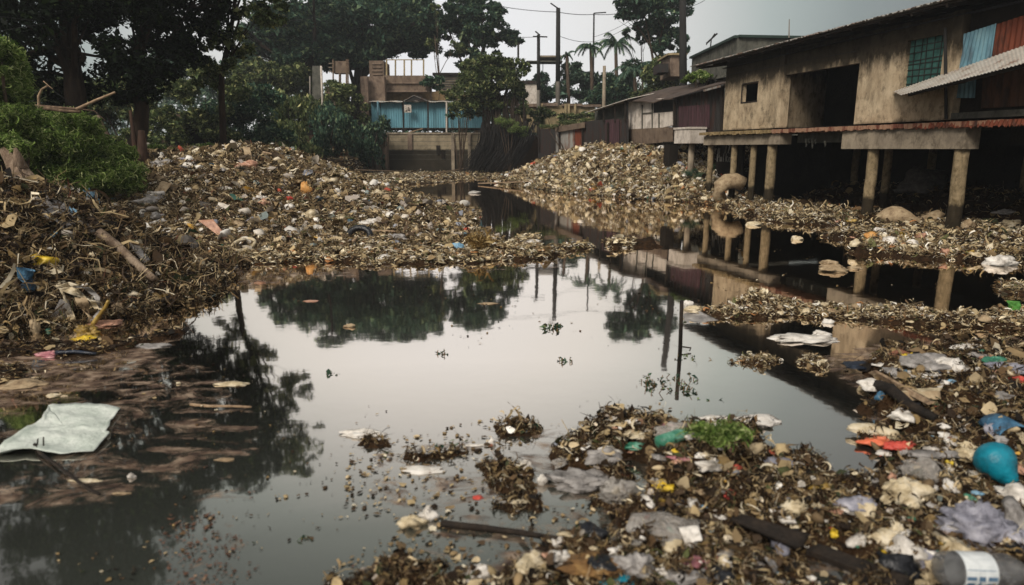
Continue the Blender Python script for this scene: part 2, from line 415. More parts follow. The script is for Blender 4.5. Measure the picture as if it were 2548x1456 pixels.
SCUM = [  # outline, edge, amount
 (PP((-400, 846), (440, 838), (520, 900), (640, 990), (700, 1100), (560, 1190), (380, 1240), (100, 1300), (-500, 1330)), .5, .50),
 (PP((-400, 846), (380, 838), (430, 880), (300, 960), (120, 1000), (-400, 1040)), .4, .56),
 (PP((420, 640), (800, 655), (1250, 650), (1500, 640), (1440, 670), (900, 700), (480, 740)), .6, .46),
 (PP((1990, 890), (2200, 850), (2700, 820), (2700, 1000), (2300, 1040), (2200, 1120), (2080, 1090), (2150, 1000)), .3, .53),
 (PP((2700, 1200), (2700, 1800), (950, 1800), (860, 1420), (1100, 1300), (900, 1250), (900, 1130), (1200, 1060), (1500, 1060), (1900, 1090), (2150, 1180)), .25, .48),
 (PP((470, 1180), (560, 1150), (640, 1220), (640, 1420), (520, 1456), (400, 1456), (430, 1300)), .2, .47),
 (PP((1100, 470), (1150, 470), (1230, 540), (1230, 590), (1150, 580)), 1.0, .40),
 (PP((800, 425), (1500, 425), (1300, 450), (900, 460)), 1.0, .48),
 (PP((1740, 500), (2700, 560), (2700, 720), (1900, 720), (1750, 640)), 1.0, .36),
]
def water_mesh():
    rows = [-30, -10, -3, 0, 1, 1.8]; py = 1500.0
    while py > 402: rows.append(onplane(1274, py)[1]); py -= 8
    rows += [140.0]
    ys = np.array(rows); us = np.concatenate([np.linspace(-3, -.9, 12)[:-1], np.linspace(-.9, .9, 240), np.linspace(.9, 3, 12)[1:]])
    W = np.maximum(np.abs(ys), 2.0)
    X = us[None] * W[:, None]; Y = np.repeat(ys[:, None], len(us), 1)
    V = np.stack([X, Y, np.zeros_like(X)], -1).reshape(-1, 3)
    n, m = X.shape; idx = np.arange(n * m).reshape(n, m)
    F = np.stack([idx[:-1, :-1], idx[:-1, 1:], idx[1:, 1:], idx[1:, :-1]], -1).reshape(-1, 4)
    o = npmesh("water", V, F, water_material(), None, True)
    a = np.full(V.shape[0], .22)
    for poly, e, k in SCUM:
        s = polysd(V[:, 0], V[:, 1], poly); a = np.maximum(a, .22 + (k - .22) * smooth((s + e * .5) / e))
    att = o.data.attributes.new("scum", 'FLOAT', 'POINT'); att.data.foreach_set("value", a.astype(np.float32))
    tag(o, "still dark polluted pond water mirroring the sky", kind='structure')
water_mesh()

# ------------------------------------------------------------------ litter
def tmpl_strip(r, w=.11, seg=5):
    c = r.uniform(-2.6, 2.6); P = []; x = y = 0; a = r.uniform(-.3, .3); tw = r.uniform(-.7, .7); z = 0
    for i in range(seg):
        ww = w * (1 - .5 * abs(i / (seg - 1) * 2 - 1) ** 2)
        nx, ny = -math.sin(a), math.cos(a); t = tw * i / seg
        P += [(x + nx * ww / 2 * math.cos(t), y + ny * ww / 2 * math.cos(t), z + ww / 2 * math.sin(t)), (x - nx * ww / 2 * math.cos(t), y - ny * ww / 2 * math.cos(t), z - ww / 2 * math.sin(t))]
        x += math.cos(a) / (seg - 1); y += math.sin(a) / (seg - 1); a += c / (seg - 1); z += .14 * math.sin(i * 2.1 + c)
    P = np.array(P); P -= P.mean(0)
    F = [[2 * i, 2 * i + 1, 2 * i + 3, 2 * i + 2] for i in range(seg - 1)]
    return P, np.array(F)
def tmpl_flake(r, n=3):
    P = []
    for i in range(n):
        for j in range(n):
            u, v = i / (n - 1) - .5, j / (n - 1) - .5
            k = 1 - .35 * (abs(u) * 2) * (abs(v) * 2)
            P.append((u * k * 1.0 + r.uniform(-.09, .09), v * k * .75 + r.uniform(-.09, .09), r.uniform(-.13, .13) + .35 * u * u))
    idx = np.arange(n * n).reshape(n, n)
    F = np.stack([idx[:-1, :-1], idx[:-1, 1:], idx[1:, 1:], idx[1:, :-1]], -1).reshape(-1, 4)
    return np.array(P), F
def tmpl_twig(r):
    mb = MB(); b = r.uniform(-.12, .12)
    mb.tube([(-.5, 0, 0), (0, b, .04), (.5, 0, 0)], [.022, .02, .012], 3, cap=False); return np.array(mb.v), np.array(mb.f)
def tmpl_lump(r):
    mb = MB(); rad = [.05, .32, .42, .30, .05]; pts = [(-.5, 0, 0), (-.28, 0, 0), (0, 0, .05), (.3, .03, 0), (.5, 0, 0)]
    mb.tube(pts, rad, 6, jit=.6, cap=False); P = np.array(mb.v); P[:, 2] *= .6; return P, np.array(mb.f)
def tmpl_leaf(r):
    k = r.uniform(.1, .3)
    return np.array([(-.5, 0, 0), (0, -.24, k * .5), (.5, 0, 0), (0, .24, k * .5)]), np.array([[0, 1, 2, 3]])
def tmpl_curl(r, w=.05, seg=8):
    c = r.choice([-1, 1]) * r.uniform(2.5, 6.5); c2 = r.uniform(-5, 5); P = []; x = y = z = 0; a = 0
    for i in range(seg):
        nx, ny = -math.sin(a), math.cos(a); t = i * .5 + c2; ww = w * (1.2 - .5 * i / seg)
        P += [(x + nx * ww * math.cos(t), y + ny * ww * math.cos(t), z + ww * math.sin(t)), (x - nx * ww * math.cos(t), y - ny * ww * math.cos(t), z - ww * math.sin(t))]
        x += .2 * math.cos(a); y += .2 * math.sin(a); a += (c + c2 * i / seg) / seg; z += .06 * math.sin(i * 1.3 + c)
    P = np.array(P); P -= P.mean(0)
    return P, np.array([[2 * i, 2 * i + 1, 2 * i + 3, 2 * i + 2] for i in range(seg - 1)])
_r = random.Random(5)
TM = {'curl': [tmpl_curl(_r) for _ in range(12)], 'straw': [tmpl_strip(_r, .018, 4) for _ in range(6)], 'strip': [tmpl_strip(_r) for _ in range(8)], 'fine': [tmpl_strip(_r, .045, 5) for _ in range(8)], 'flake': [tmpl_flake(_r) for _ in range(6)],
      'twig': [tmpl_twig(_r) for _ in range(3)], 'lump': [tmpl_lump(_r) for _ in range(4)], 'leaf': [tmpl_leaf(_r) for _ in range(3)]}
def rotm(yaw, pitch, roll):
    cy, sy, cp, sp, cr_, sr = np.cos(yaw), np.sin(yaw), np.cos(pitch), np.sin(pitch), np.cos(roll), np.sin(roll)
    M = np.empty((len(yaw), 3, 3))
    M[:, 0, 0] = cy * cp; M[:, 0, 1] = cy * sp * sr - sy * cr_; M[:, 0, 2] = cy * sp * cr_ + sy * sr
    M[:, 1, 0] = sy * cp; M[:, 1, 1] = sy * sp * sr + cy * cr_; M[:, 1, 2] = sy * sp * cr_ - cy * sr
    M[:, 2, 0] = -sp; M[:, 2, 1] = cp * sr; M[:, 2, 2] = cp * cr_
    return M
def instance(pos, size, kinds, M, name, mat, parent=None):
    """merge many little pieces into one mesh; kinds: list of (template list, share)"""
    N = len(pos); ch = rng.random(N); acc = 0; tot = sum(w for _, w in kinds); Vs = []; Fs = {3: [], 4: []}; b = 0
    for tl, w in kinds:
        lo, hi = acc / tot, (acc + w) / tot; acc += w
        sel = np.nonzero((ch >= lo) & (ch < hi))[0]
        sub = rng.integers(0, len(TM[tl]), len(sel))
        for k, (P, F) in enumerate(TM[tl]):
            s = sel[sub == k]
            if not len(s): continue
            V = np.einsum('nij,kj->nki', M[s], P) * size[s][:, None, None] + pos[s][:, None, :]
            ff = (F[None] + (np.arange(len(s)) * len(P))[:, None, None] + b).reshape(-1, F.shape[1])
            Vs.append(V.reshape(-1, 3)); Fs[F.shape[1]].append(ff); b += len(s) * len(P)
    return npmesh(name, np.concatenate(Vs), np.concatenate(Fs[4]), mat, parent, False)

STRAW = [("#1d150d", 5), ("#33261a", 6), ("#4b3a28", 6), ("#6a543a", 5), ("#86704f", 4), ("#a38c69", 2.5), ("#bfae90", 1.2), ("#3a3f22", 1), ("#2b3420", .8)]
M_BROWN = island("litter_brown", [("#2a2015", 4), ("#4a3b2c", 5), ("#6a5840", 6), ("#8b7656", 6), ("#a8946f", 5), ("#c2ae8b", 3.4), ("#dcd0b6", 1.6), ("#4b4f2e", 1.5), ("#7d5240", .5)])
M_TAN = island("litter_tan", [("#33261a", 4), ("#5c4a34", 5), ("#867152", 6), ("#a8946f", 6), ("#c4b28e", 5.5), ("#dccfb2", 3.8), ("#ece5d6", 1.8), ("#a9764a", .8), ("#5b5b38", 1.2)])
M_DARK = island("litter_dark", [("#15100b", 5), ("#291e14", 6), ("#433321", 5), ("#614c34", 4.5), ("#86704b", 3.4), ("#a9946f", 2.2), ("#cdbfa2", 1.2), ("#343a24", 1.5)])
M_SCRAP = island("litter_scraps", [("#e8e2d8", 5), ("#c9c0b2", 5), ("#a79c90", 4), ("#d9c9ae", 3), ("#7f8a86", 1.5), ("#b4553f", .5), ("#c59a48", .6), ("#4c6f83", .5), ("#3f6b5a", .4), ("#8c8f98", 1)], rough=.5, spec=.4)

def region_mask(x, y, reg):
    return reg(x, y)
def scatter(name, label, reg, n, y0, y1, u0, u1, size, kinds, mat, minz=-.005, lift=.4, tilt=.55, maxn=None, floating=False, pw=.5, var=.42):
    Y = np.exp(rng.uniform(math.log(y0), math.log(y1), n)); X = rng.uniform(u0, u1, n) * Y
    ok = reg(X, Y); X, Y = X[ok], Y[ok]
    if floating: Z = np.full(len(X), .006)
    else:
        Z = ground_z(X, Y); ok = Z > minz; X, Y, Z = X[ok], Y[ok], Z[ok]
    N = len(X)
    S = size * (Y / 8.0) ** pw * np.exp(np.clip(rng.normal(0, var, N), -1.1, .75 + (var > .5) * .45))
    if floating: M = rotm(rng.uniform(0, 6.28, N), rng.normal(0, .06, N), rng.normal(0, .06, N))
    else:
        M = rotm(rng.uniform(0, 6.28, N), rng.normal(0, tilt, N), rng.normal(0, tilt, N))
        Z = Z + S * rng.uniform(0.0, lift, N)
    o = instance(np.stack([X, Y, Z], -1), S, kinds, M, name, mat)
    tag(o, label, "litter", kind='stuff'); return o
def inpoly(poly, grow=0.0): return lambda x, y: polysd(x, y, poly) > -grow
Q_MAIN = PP((-200, 640), (-200, 500), (200, 440), (300, 412), (900, 416), (1060, 470), (1210, 560), (1240, 640), (900, 690), (480, 700), (400, 660))
def reg_main(x, y): return (ridge(x, y, RIDGES['main']) > -.05) & (ridge(x, y, RIDGES['near']) < .35)
def reg_near(x, y): return (ridge(x, y, RIDGES['near']) > -.05)
def reg_right(x, y): return (ridge(x, y, RIDGES['right']) > -.08) & (y > 26.5)
def reg_carp(*ids):
    def f(x, y):
        m = np.zeros(x.shape, bool)
        for i in ids: m |= polysd(x, y, CARPETS[i][0]) > (-.3 if i < 6 else -.1)
        return m & (ridge(x, y, RIDGES['main']) < .02)
    return f
MIX = [('curl', 7), ('strip', 2.5), ('fine', 4), ('straw', 5), ('flake', .6), ('twig', .8), ('leaf', .6)]
scatter("litter_heap", "large brown heap of rotting straw, reeds and rubbish on the left bank", reg_main, 360000, 10, 31, -.62, .0, .082, [('curl', 7), ('strip', 2.5), ('fine', 4), ('straw', 5), ('flake', .8), ('twig', 2), ('leaf', .6)], M_BROWN, lift=.5, tilt=.6, var=.5)
scatter("litter_scraps", "pale plastic scraps strewn over the large brown heap on the left", reg_main, 3600, 10, 34, -.62, .0, .12, [('flake', 3), ('lump', 1), ('strip', 1)], M_SCRAP, lift=.4)
scatter("litter_heap", "near heap of tangled brown rubbish at the left edge of the pond", reg_near, 290000, 5.8, 15, -1.3, -.30, .078, [('curl', 4), ('strip', 2.5), ('fine', 4), ('straw', 4), ('flake', 1.2), ('twig', 1.5), ('leaf', 1)], M_DARK, lift=.5, tilt=.7, var=.55)
scatter("litter_straw", "tan straw and reeds hanging over the near left heap", reg_near, 50000, 5.8, 15, -1.3, -.30, .2, [('straw', 8), ('fine', 4), ('strip', 1), ('twig', 3)], M_BROWN, lift=.5, tilt=.7)
scatter("litter_scraps", "small plastic scraps strewn over the near left heap", reg_near, 1900, 5.8, 15, -1.3, -.30, .09, [('flake', 3), ('lump', 1), ('strip', 1)], M_SCRAP, lift=.4)
scatter("litter_heap", "pale tan rubbish heap spilling from the right bank into the pond", reg_right, 190000, 26.5, 50, -.06, .36, .085, [('curl', 8), ('strip', 2.5), ('fine', 4), ('straw', 3), ('flake', 1.3), ('lump', .2)], M_TAN, lift=.5, tilt=.7, pw=.55)
scatter("litter_scraps", "white scraps strewn over the pale rubbish heap on the right bank", reg_right, 2200, 26.5, 50, -.06, .36, .10, [('flake', 3), ('lump', 1)], M_SCRAP, lift=.4, pw=.55)
scatter("floating_litter", "low band of floating straw and litter across the far water", reg_carp(0, 1, 2, 3), 120000, 11.5, 60, -.45, .18, .095, MIX + [('twig', 1)], M_TAN, lift=.25, tilt=.35)
scatter("floating_litter", "litter shoal along the water under the stilt house", reg_carp(4, 5), 110000, 10, 34, .12, .85, .095, MIX, M_TAN, lift=.4, tilt=.55)
scatter("floating_litter", "long raft of floating reeds and litter in front of the stilt house", reg_carp(6, 7, 8), 60000, 5.9, 10, .2, .95, .062, MIX, M_TAN, lift=.4, tilt=.45)
def reg_dark(x, y): return (x > 9.0) & (ground_z(x, y) > -.02) & (y > 8)
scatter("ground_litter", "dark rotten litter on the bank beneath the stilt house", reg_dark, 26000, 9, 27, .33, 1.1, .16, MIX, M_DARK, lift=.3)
scatter("floating_litter", "broad raft of rotting plants and litter filling the right foreground", reg_carp(9, 10, 11, 12, 13), 230000, 2.2, 7.4, -.5, 1.0, .043, [('curl', 3), ('strip', 3), ('fine', 4), ('straw', 5), ('flake', .7), ('leaf', 1.6), ('twig', 2.5)], M_DARK, lift=.6, tilt=.75, pw=.6, var=.6)
scatter("floating_litter", "tan stems and husks mixed into the right foreground raft", reg_carp(9, 10, 11, 13), 48000, 2.2, 7.4, -.5, 1.0, .07, [('curl', 2.5), ('straw', 6), ('fine', 4), ('lump', .12), ('flake', .5), ('leaf', .9), ('twig', 1.5)], M_BROWN, lift=.6, tilt=.6, pw=.7, var=.6)
scatter("litter_scraps", "small pale plastic scraps in the right foreground raft", reg_carp(9, 10, 13), 3200, 2.2, 7.4, -.5, 1.0, .05, [('flake', 3), ('lump', .6), ('strip', 2), ('curl', 1)], M_SCRAP, lift=.6, tilt=.5, pw=.7)
scatter("floating_litter", "brown leaf shreds floating beside the near left heap", reg_carp(14, 15), 26000, 4.2, 7.4, -1.2, -.3, .08, MIX, M_DARK, lift=.25, tilt=.3)
# loose bits adrift on the open water
def reg_open(x, y): return fbm(x, y, 1.1, 3, 40) > .02
scatter("floating_leaves", "scattered leaves and crumbs adrift on the open water", reg_open, 4200, 2.6, 16, -.75, .8, .026, [('leaf', 3), ('flake', 2), ('strip', 2), ('lump', .6)], M_DARK, floating=True, pw=.35)
def reg_center(x, y): return (polysd(x, y, SCUM[4][0]) > -.1) & (fbm(x, y, .5, 3, 41) > .0)
scatter("floating_leaves", "dense crumbs drifting round the foreground raft", reg_center, 5000, 2.4, 6.2, -.4, .8, .04, [('leaf', 3), ('flake', 2), ('strip', 1), ('lump', 1.2)], M_BROWN, floating=True, pw=.5)
def reg_l(x, y): return (polysd(x, y, SCUM[5][0]) > -.05) & (fbm(x, y, .25, 3, 42) > .0)
scatter("floating_leaves", "reddish brown leaf crumbs drifting in the lower left water", reg_l, 3000, 2.6, 4.6, -.6, -.25, .022, [('leaf', 3), ('flake', 2)], island("leaf_crumbs", [("#4a3428", 3), ("#6b4c3c", 3), ("#7d6550", 1)]), floating=True, pw=.5)
# ------------------------------------------------------------------ vegetation
BARK = surf("bark", ["#17110c", "#2c221a", "#463a2e"], scale=5, stretch=(1, 1, .25), rough=.95, bump=.8)
BARKP = surf("bark_pale", ["#4a3b2e", "#7d6a58", "#a08e7a"], scale=6, stretch=(1, 1, .2), rough=.9, bump=.8)
BARKM = surf("bark_mid", ["#2b221a", "#4b3d31", "#66584a"], scale=6, stretch=(1, 1, .25), rough=.9, bump=.7)
def leafmat(name, cols, t=.3): return island(name, cols, rough=.7, spec=.12, translucent=t, vary=.35)
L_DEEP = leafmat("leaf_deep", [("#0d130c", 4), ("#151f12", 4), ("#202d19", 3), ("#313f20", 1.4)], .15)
L_TEAL = leafmat("leaf_green", [("#2c4336", 4), ("#3b5645", 4), ("#506a55", 3), ("#6e8261", 1.8), ("#8a9a70", .8)])
L_OLIVE = leafmat("leaf_olive", [("#3b482d", 4), ("#55633d", 4), ("#717c50", 3), ("#949a65", 1.6), ("#b5b27c", .6)])
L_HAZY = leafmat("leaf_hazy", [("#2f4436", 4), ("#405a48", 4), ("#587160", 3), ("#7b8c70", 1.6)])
L_BRIGHT = leafmat("leaf_bright", [("#3e5226", 3), ("#5c7439", 4), ("#7f974e", 4), ("#a0b06a", 2.8), ("#c2c98f", 1.4)], .45)
L_DRY = leafmat("leaf_dry", [("#6e5733", 3), ("#9a8052", 3), ("#c2aa78", 2)])

def leaves(name, blobs, n, size, mat, parent, sub=7, flat=.75, hang=0.0, shell=.55, kind='leaf', sratio=.34, wid=.42):
    """blobs: (centre, (rx, ry, rz)); leaf faces gathered into clumps spread over each blob"""
    vol = np.array([b[1][0] * b[1][2] for b in blobs]); vol = vol / vol.sum()
    P = []
    for (c, r), w in zip(blobs, vol):
        m = int(n * w) + 4; k = max(3, int(sub * (1 + 6 * w * len(blobs) / 6)))
        d = rng.normal(size=(k, 3)); d /= np.linalg.norm(d, axis=1)[:, None]; d[:, 2] = np.where(rng.random(k) < .55, np.abs(d[:, 2]), d[:, 2])
        cc = np.array(c) + d * np.array(r) * rng.uniform(shell, 1.0, (k, 1))
        cr_ = rng.uniform(.6, 1.3, k) * sratio
        pick = rng.integers(0, k, m)
        e = rng.normal(size=(m, 3)); e /= np.linalg.norm(e, axis=1)[:, None]; e *= rng.uniform(.35, 1, (m, 1)) ** .5
        q = cc[pick] + e * cr_[pick][:, None] * np.array(r) * np.array([1, 1, flat])
        if hang: q[:, 2] -= hang * rng.random(m) ** 2 * r[2]
        P.append(q)
    P = np.concatenate(P); N = len(P)
    S = size * np.exp(rng.normal(0, .3, N))
    M = rotm(rng.uniform(0, 6.28, N), rng.normal(.25, .6, N) + (1.2 if hang else 0), rng.normal(0, .6, N))
    return instance(P, S, [(kind, 1)], M, name, mat, parent)
def pb(px, py, Y, r, ry=None, jit=0.0, rd=None):
    """blob seen round pixel (px, py) at distance Y, radius in pixels"""
    k = Y / 1700.0; ry = ry or r
    c = at(px, py, Y + random.uniform(-jit, jit)); return (c, (r * k, (rd or (r + ry) / 2) * k, ry * k))
def tree(name, label, Y, base, blobs, n, leaf, mat, bark, trad=.3, group=None, cat="tree", trunk_top=None, sub=7, hang=0.0, sratio=.34, limbs=True, jit=1.5, bz=None, curve=.0):
    bx, by, _ = at(base[0], base[1], Y); bz = gz(bx, by) - .2 if bz is None else bz
    t = thing(name, (bx, by, bz), label, cat, group)
    bl = [pb(b[0], b[1], Y, b[2], b[3] if len(b) > 3 else None, jit) for b in blobs]
    top = Vector(at(trunk_top[0], trunk_top[1], Y)) if trunk_top else Vector((bx + random.uniform(-.3, .3), by, max(b[0][2] for b in bl) - .5))
    b0 = Vector((bx, by, bz)); mb = MB(); pts = []
    for i in range(9):
        q = i / 8; p = b0.lerp(top, q) + Vector((math.sin(q * 5 + bx) * curve, math.cos(q * 4) * curve * .5, 0)) * (1 - abs(2 * q - 1)); pts.append(p)
    mb.tube(pts, [trad * (1.35 if i == 0 else 1 - .62 * i / 8) for i in range(9)], 8, jit=.18); mb.build("trunk", bark, t, True)
    if limbs:
        lb = MB()
        for i, (c, r) in enumerate(bl):
            s = pts[min(7, 3 + i % 5)]; c = Vector(c)
            mid = s.lerp(c, .5) + Vector((random.uniform(-.2, .2), 0, random.uniform(0, .25))) * r[0]
            rr = trad * .34
            lb.tube([s, mid, c, c + Vector((random.uniform(-.6, .6) * r[0], 0, .5 * r[2]))], [rr, rr * .7, rr * .4, rr * .15], 5, cap=False)
            for k in range(3):
                e = Vector((c[0] + random.uniform(-.8, .8) * r[0], c[1] + random.uniform(-.6, .6) * r[1], c[2] + random.uniform(-.5, .8) * r[2]))
                lb.tube([mid.lerp(c, .4), mid.lerp(e, .6), e], [rr * .4, rr * .25, rr * .08], 4, cap=False)
        lb.build("limbs", bark, t, True)
    leaves("crown", bl, n, leaf, mat, t, sub=sub, hang=hang, sratio=sratio)
    return t
def shrub(name, label, Y, blobs, n, leaf, mat, group=None, cat="bush", sub=6, hang=0.0, kind='leaf', jit=.8, sratio=.4, stems=6):
    bl = [pb(b[0], b[1], Y, b[2], b[3] if len(b) > 3 else None, jit) for b in blobs]
    cx = sum(b[0][0] for b in bl) / len(bl); cy = sum(b[0][1] for b in bl) / len(bl); z = gz(cx, cy)
    t = thing(name, (cx, cy, z), label, cat, group)
    mb = MB()
    for c, r in bl:
        for k in range(max(1, stems // len(bl))):
            e = Vector((c[0] + random.uniform(-.6, .6) * r[0], c[1] + random.uniform(-.5, .5) * r[1], c[2] + random.uniform(-.2, .7) * r[2]))
            s = Vector((cx, cy, z - .1)); mb.tube([s, s.lerp(e, .5) + Vector((0, 0, .1)), e], [.05, .035, .015], 4, cap=False)
    mb.build("stems", BARKM, t, True)
    leaves("foliage", bl, n, leaf, mat, t, sub=sub, hang=hang, kind=kind, sratio=sratio)
    return t

# ---- the dark trees over the left bank, Y about 20
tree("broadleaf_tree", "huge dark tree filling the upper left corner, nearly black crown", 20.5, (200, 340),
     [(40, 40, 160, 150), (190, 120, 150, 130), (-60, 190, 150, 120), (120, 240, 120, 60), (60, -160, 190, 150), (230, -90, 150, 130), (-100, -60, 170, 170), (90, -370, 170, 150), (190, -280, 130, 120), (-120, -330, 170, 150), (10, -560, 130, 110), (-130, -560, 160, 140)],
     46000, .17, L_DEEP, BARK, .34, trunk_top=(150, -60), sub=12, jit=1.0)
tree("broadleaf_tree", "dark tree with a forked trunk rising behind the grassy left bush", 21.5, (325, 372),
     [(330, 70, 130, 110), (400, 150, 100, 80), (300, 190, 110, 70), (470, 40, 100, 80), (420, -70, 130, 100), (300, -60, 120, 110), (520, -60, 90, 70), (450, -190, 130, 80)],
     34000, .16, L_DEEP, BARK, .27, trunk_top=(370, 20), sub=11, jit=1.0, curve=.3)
tree("broadleaf_tree", "sparse tree between the dark left trees and the big green crown, sky showing through", 23.5, (545, 372),
     [(560, 130, 60, 50), (620, 60, 60, 45), (505, 100, 60, 45), (580, -40, 90, 55), (670, 20, 50, 38), (520, 190, 55, 40), (640, -130, 80, 55), (540, -190, 100, 60), (660, -230, 60, 45)],
     9500, .16, L_OLIVE, BARK, .13, trunk_top=(590, -90), sub=12, sratio=.27, jit=.8, curve=.25)
mb = MB(); a = Vector(at(288, 362, 19.5)); b = Vector(at(238, 292, 18.5)); a.z = gz(a.x, a.y) - .1
mb.tube([a, a.lerp(b, .5) + Vector((.03, 0, .05)), b], [.15, .13, .1], 8, jit=.25)
tag(mb.build("log", BARKP, None, True), "pale weathered log leaning up out of the left bush", "log")
for (x0, y0), (x1, y1), r, lb in (((345, 372), (325, 275), .07, "reddish split trunk standing upright under the dark left tree"), ((360, 378), (352, 325), .16, "short thick stump beside the split trunk under the dark left tree")):
    a = Vector(at(x0, y0, 19.8)); a.z = gz(a.x, a.y) - .15; b = Vector(at(x1, y1, 19.9)); mb = MB()
    mb.tube([a, a.lerp(b, .4) + Vector((-.05, 0, 0)), b], [r * 1.5, r, r * .55], 7, jit=.4)
    tag(mb.build("tree_stump", surf("wood_red" + str(x0), ["#1c130e", "#3a281d", "#56402f"], 7, (1, 1, .2)), None, True), lb, "stump")

# ---- grassy and leafy bushes on the left bank
def grass_bush(name, label, Y, blobs, n, ln, mat, cat="bush", droop=.6):
    bl = [pb(b[0], b[1], Y, b[2], b[3] if len(b) > 3 else None, .6) for b in blobs]
    cx = sum(b[0][0] for b in bl) / len(bl); cy = sum(b[0][1] for b in bl) / len(bl)
    t = thing(name, (cx, cy, gz(cx, cy)), label, cat)
    w = np.array([b[1][0] * b[1][2] for b in bl]); w /= w.sum(); P = []
    for (c, r), k in zip(bl, w):
        m = int(n * k); kk = 16; d = rng.normal(size=(kk, 3)); d /= np.linalg.norm(d, axis=1)[:, None]; cc = np.array(c) + d * np.array(r) * rng.uniform(.45, 1.05, (kk, 1)); q = rng.integers(0, kk, m); cr_ = rng.uniform(.2, .55, kk)
        e = rng.normal(size=(m, 3)); e /= np.linalg.norm(e, axis=1)[:, None]; e *= rng.uniform(.3, 1.1, (m, 1))
        P.append(cc[q] + e * np.array(r) * cr_[q][:, None])
    P = np.concatenate(P); N = len(P); S = ln * np.exp(rng.normal(0, .3, N))
    M = rotm(rng.uniform(0, 6.28, N), rng.normal(.0, .75, N), rng.normal(0, .9, N))
    o = instance(P, S, [('curl', 3), ('fine', 4), ('straw', 3), ('strip', .6)], M, "foliage", mat, t)
    mb = MB()
    for c, r in bl:
        for _ in range(3):
            s = Vector((cx, cy, gz(cx, cy) - .1)); e = Vector(c) + Vector((random.uniform(-.5, .5) * r[0], 0, r[2] * .4)); mb.tube([s, e], [.03, .012], 4, cap=False)
    mb.build("stems", BARKM, t); return t
grass_bush("bush", "bright green grassy bush heaped on the left bank", 16.5, [(120, 345, 90, 70), (210, 390, 90, 75), (140, 430, 110, 70), (250, 440, 80, 45), (70, 320, 60, 45), (290, 395, 50, 35), (200, 320, 45, 30), (170, 470, 60, 25), (90, 400, 80, 70), (160, 370, 90, 60)], 130000, .17, L_BRIGHT)
grass_bush("bush", "feathery bright green bamboo hanging in at the left picture edge", 13.5, [(0, 200, 50, 85), (30, 270, 48, 45), (-50, 260, 90, 120), (0, 140, 30, 35), (60, 300, 40, 40), (-30, 380, 60, 60), (10, 170, 45, 50), (20, 240, 55, 50), (0, 310, 60, 50), (40, 345, 60, 40)], 90000, .15, L_BRIGHT)
grass_bush("grass_patch", "low green grass strip behind the large left heap", 25, [(330, 385, 60, 22), (420, 382, 70, 18), (500, 378, 60, 15), (370, 400, 60, 16)], 20000, .22, L_BRIGHT, cat="grass")
grass_bush("vine", "small drooping green vine at the left edge above the pale stump", 12.2, [(20, 350, 30, 18), (50, 365, 18, 20)], 1500, .14, L_BRIGHT, cat="vine")

# ---- undergrowth between the dark trees and the blue shack
G1 = "undergrowth along the far left bank"
shrub("bush", "dark green bush just left of the ruined brick hut", 36, [(400, 320, 50, 50), (420, 240, 60, 60), (380, 360, 40, 25), (300, 300, 90, 60), (260, 240, 90, 60), (200, 290, 90, 70), (120, 240, 90, 60), (340, 350, 70, 30)], 22000, .2, L_OLIVE)
shrub("bush", "tall olive bush between the brick hut and the wide dark bush", 40, [(530, 240, 70, 70), (490, 320, 50, 45), (540, 350, 60, 35)], 8000, .24, L_OLIVE)
shrub("bush", "wide dark green bush behind the crest of the left heap", 42, [(600, 300, 75, 60), (640, 250, 60, 50), (580, 360, 80, 30), (680, 350, 60, 40)], 11000, .24, L_TEAL)
shrub("bush", "dense mid green bush overhanging the water right of the left heap", 47, [(720, 280, 60, 60), (700, 340, 60, 50), (740, 380, 60, 35)], 10000, .26, L_OLIVE, hang=.5)
shrub("bush", "dark creeper-covered bush beside the pinkish retaining wall", 52, [(810, 300, 55, 40), (820, 360, 45, 60), (780, 390, 50, 30), (850, 310, 40, 40)], 9500, .27, L_TEAL, hang=.4)
shrub("bush", "olive bush in front of the small brown tower", 57, [(850, 240, 40, 45), (880, 280, 35, 35), (830, 270, 40, 35)], 6000, .28, L_OLIVE)
shrub("bush", "creeper hanging down over the pinkish retaining wall", 56.2, [(915, 330, 35, 30), (930, 365, 22, 40), (890, 380, 22, 45), (945, 310, 22, 22)], 5000, .24, L_TEAL, hang=.9)
shrub("bush", "hazy olive bush high up left of the big tree trunk", 60, [(690, 200, 60, 50), (640, 190, 50, 40), (740, 220, 40, 60)], 8000, .34, L_OLIVE)
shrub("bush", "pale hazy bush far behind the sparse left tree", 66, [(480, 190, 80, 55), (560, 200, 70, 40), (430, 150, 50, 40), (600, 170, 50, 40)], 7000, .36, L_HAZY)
# ---- the tall trees beyond the far bank
tree("broadleaf_tree", "large bluish green tree left of the big crown, crown reaching the picture top", 64, (775, 330),
     [(720, 120, 80, 60), (650, 130, 65, 50), (770, 60, 80, 60), (700, 50, 70, 45), (760, 160, 60, 50), (630, 90, 40, 30), (690, 180, 40, 28), (780, -20, 50, 30), (800, 120, 60, 50)],
     24000, .42, L_TEAL, BARK, .62, trunk_top=(775, 80), sub=11, jit=3)
tree("broadleaf_tree", "biggest green tree, broad round crown above the brown ruined house", 70, (880, 300),
     [(900, 60, 95, 70), (1000, 50, 90, 65), (850, 20, 80, 50), (960, 110, 90, 45), (1050, 90, 50, 40), (870, 120, 70, 45), (1030, 0, 60, 45), (930, -20, 80, 40), (1070, 40, 30, 30), (830, 90, 70, 55), (905, 140, 60, 30), (1010, 120, 60, 30), (820, 150, 60, 40), (1060, 125, 40, 22)],
     40000, .46, L_TEAL, BARK, .7, trunk_top=(900, 60), sub=12, jit=4)
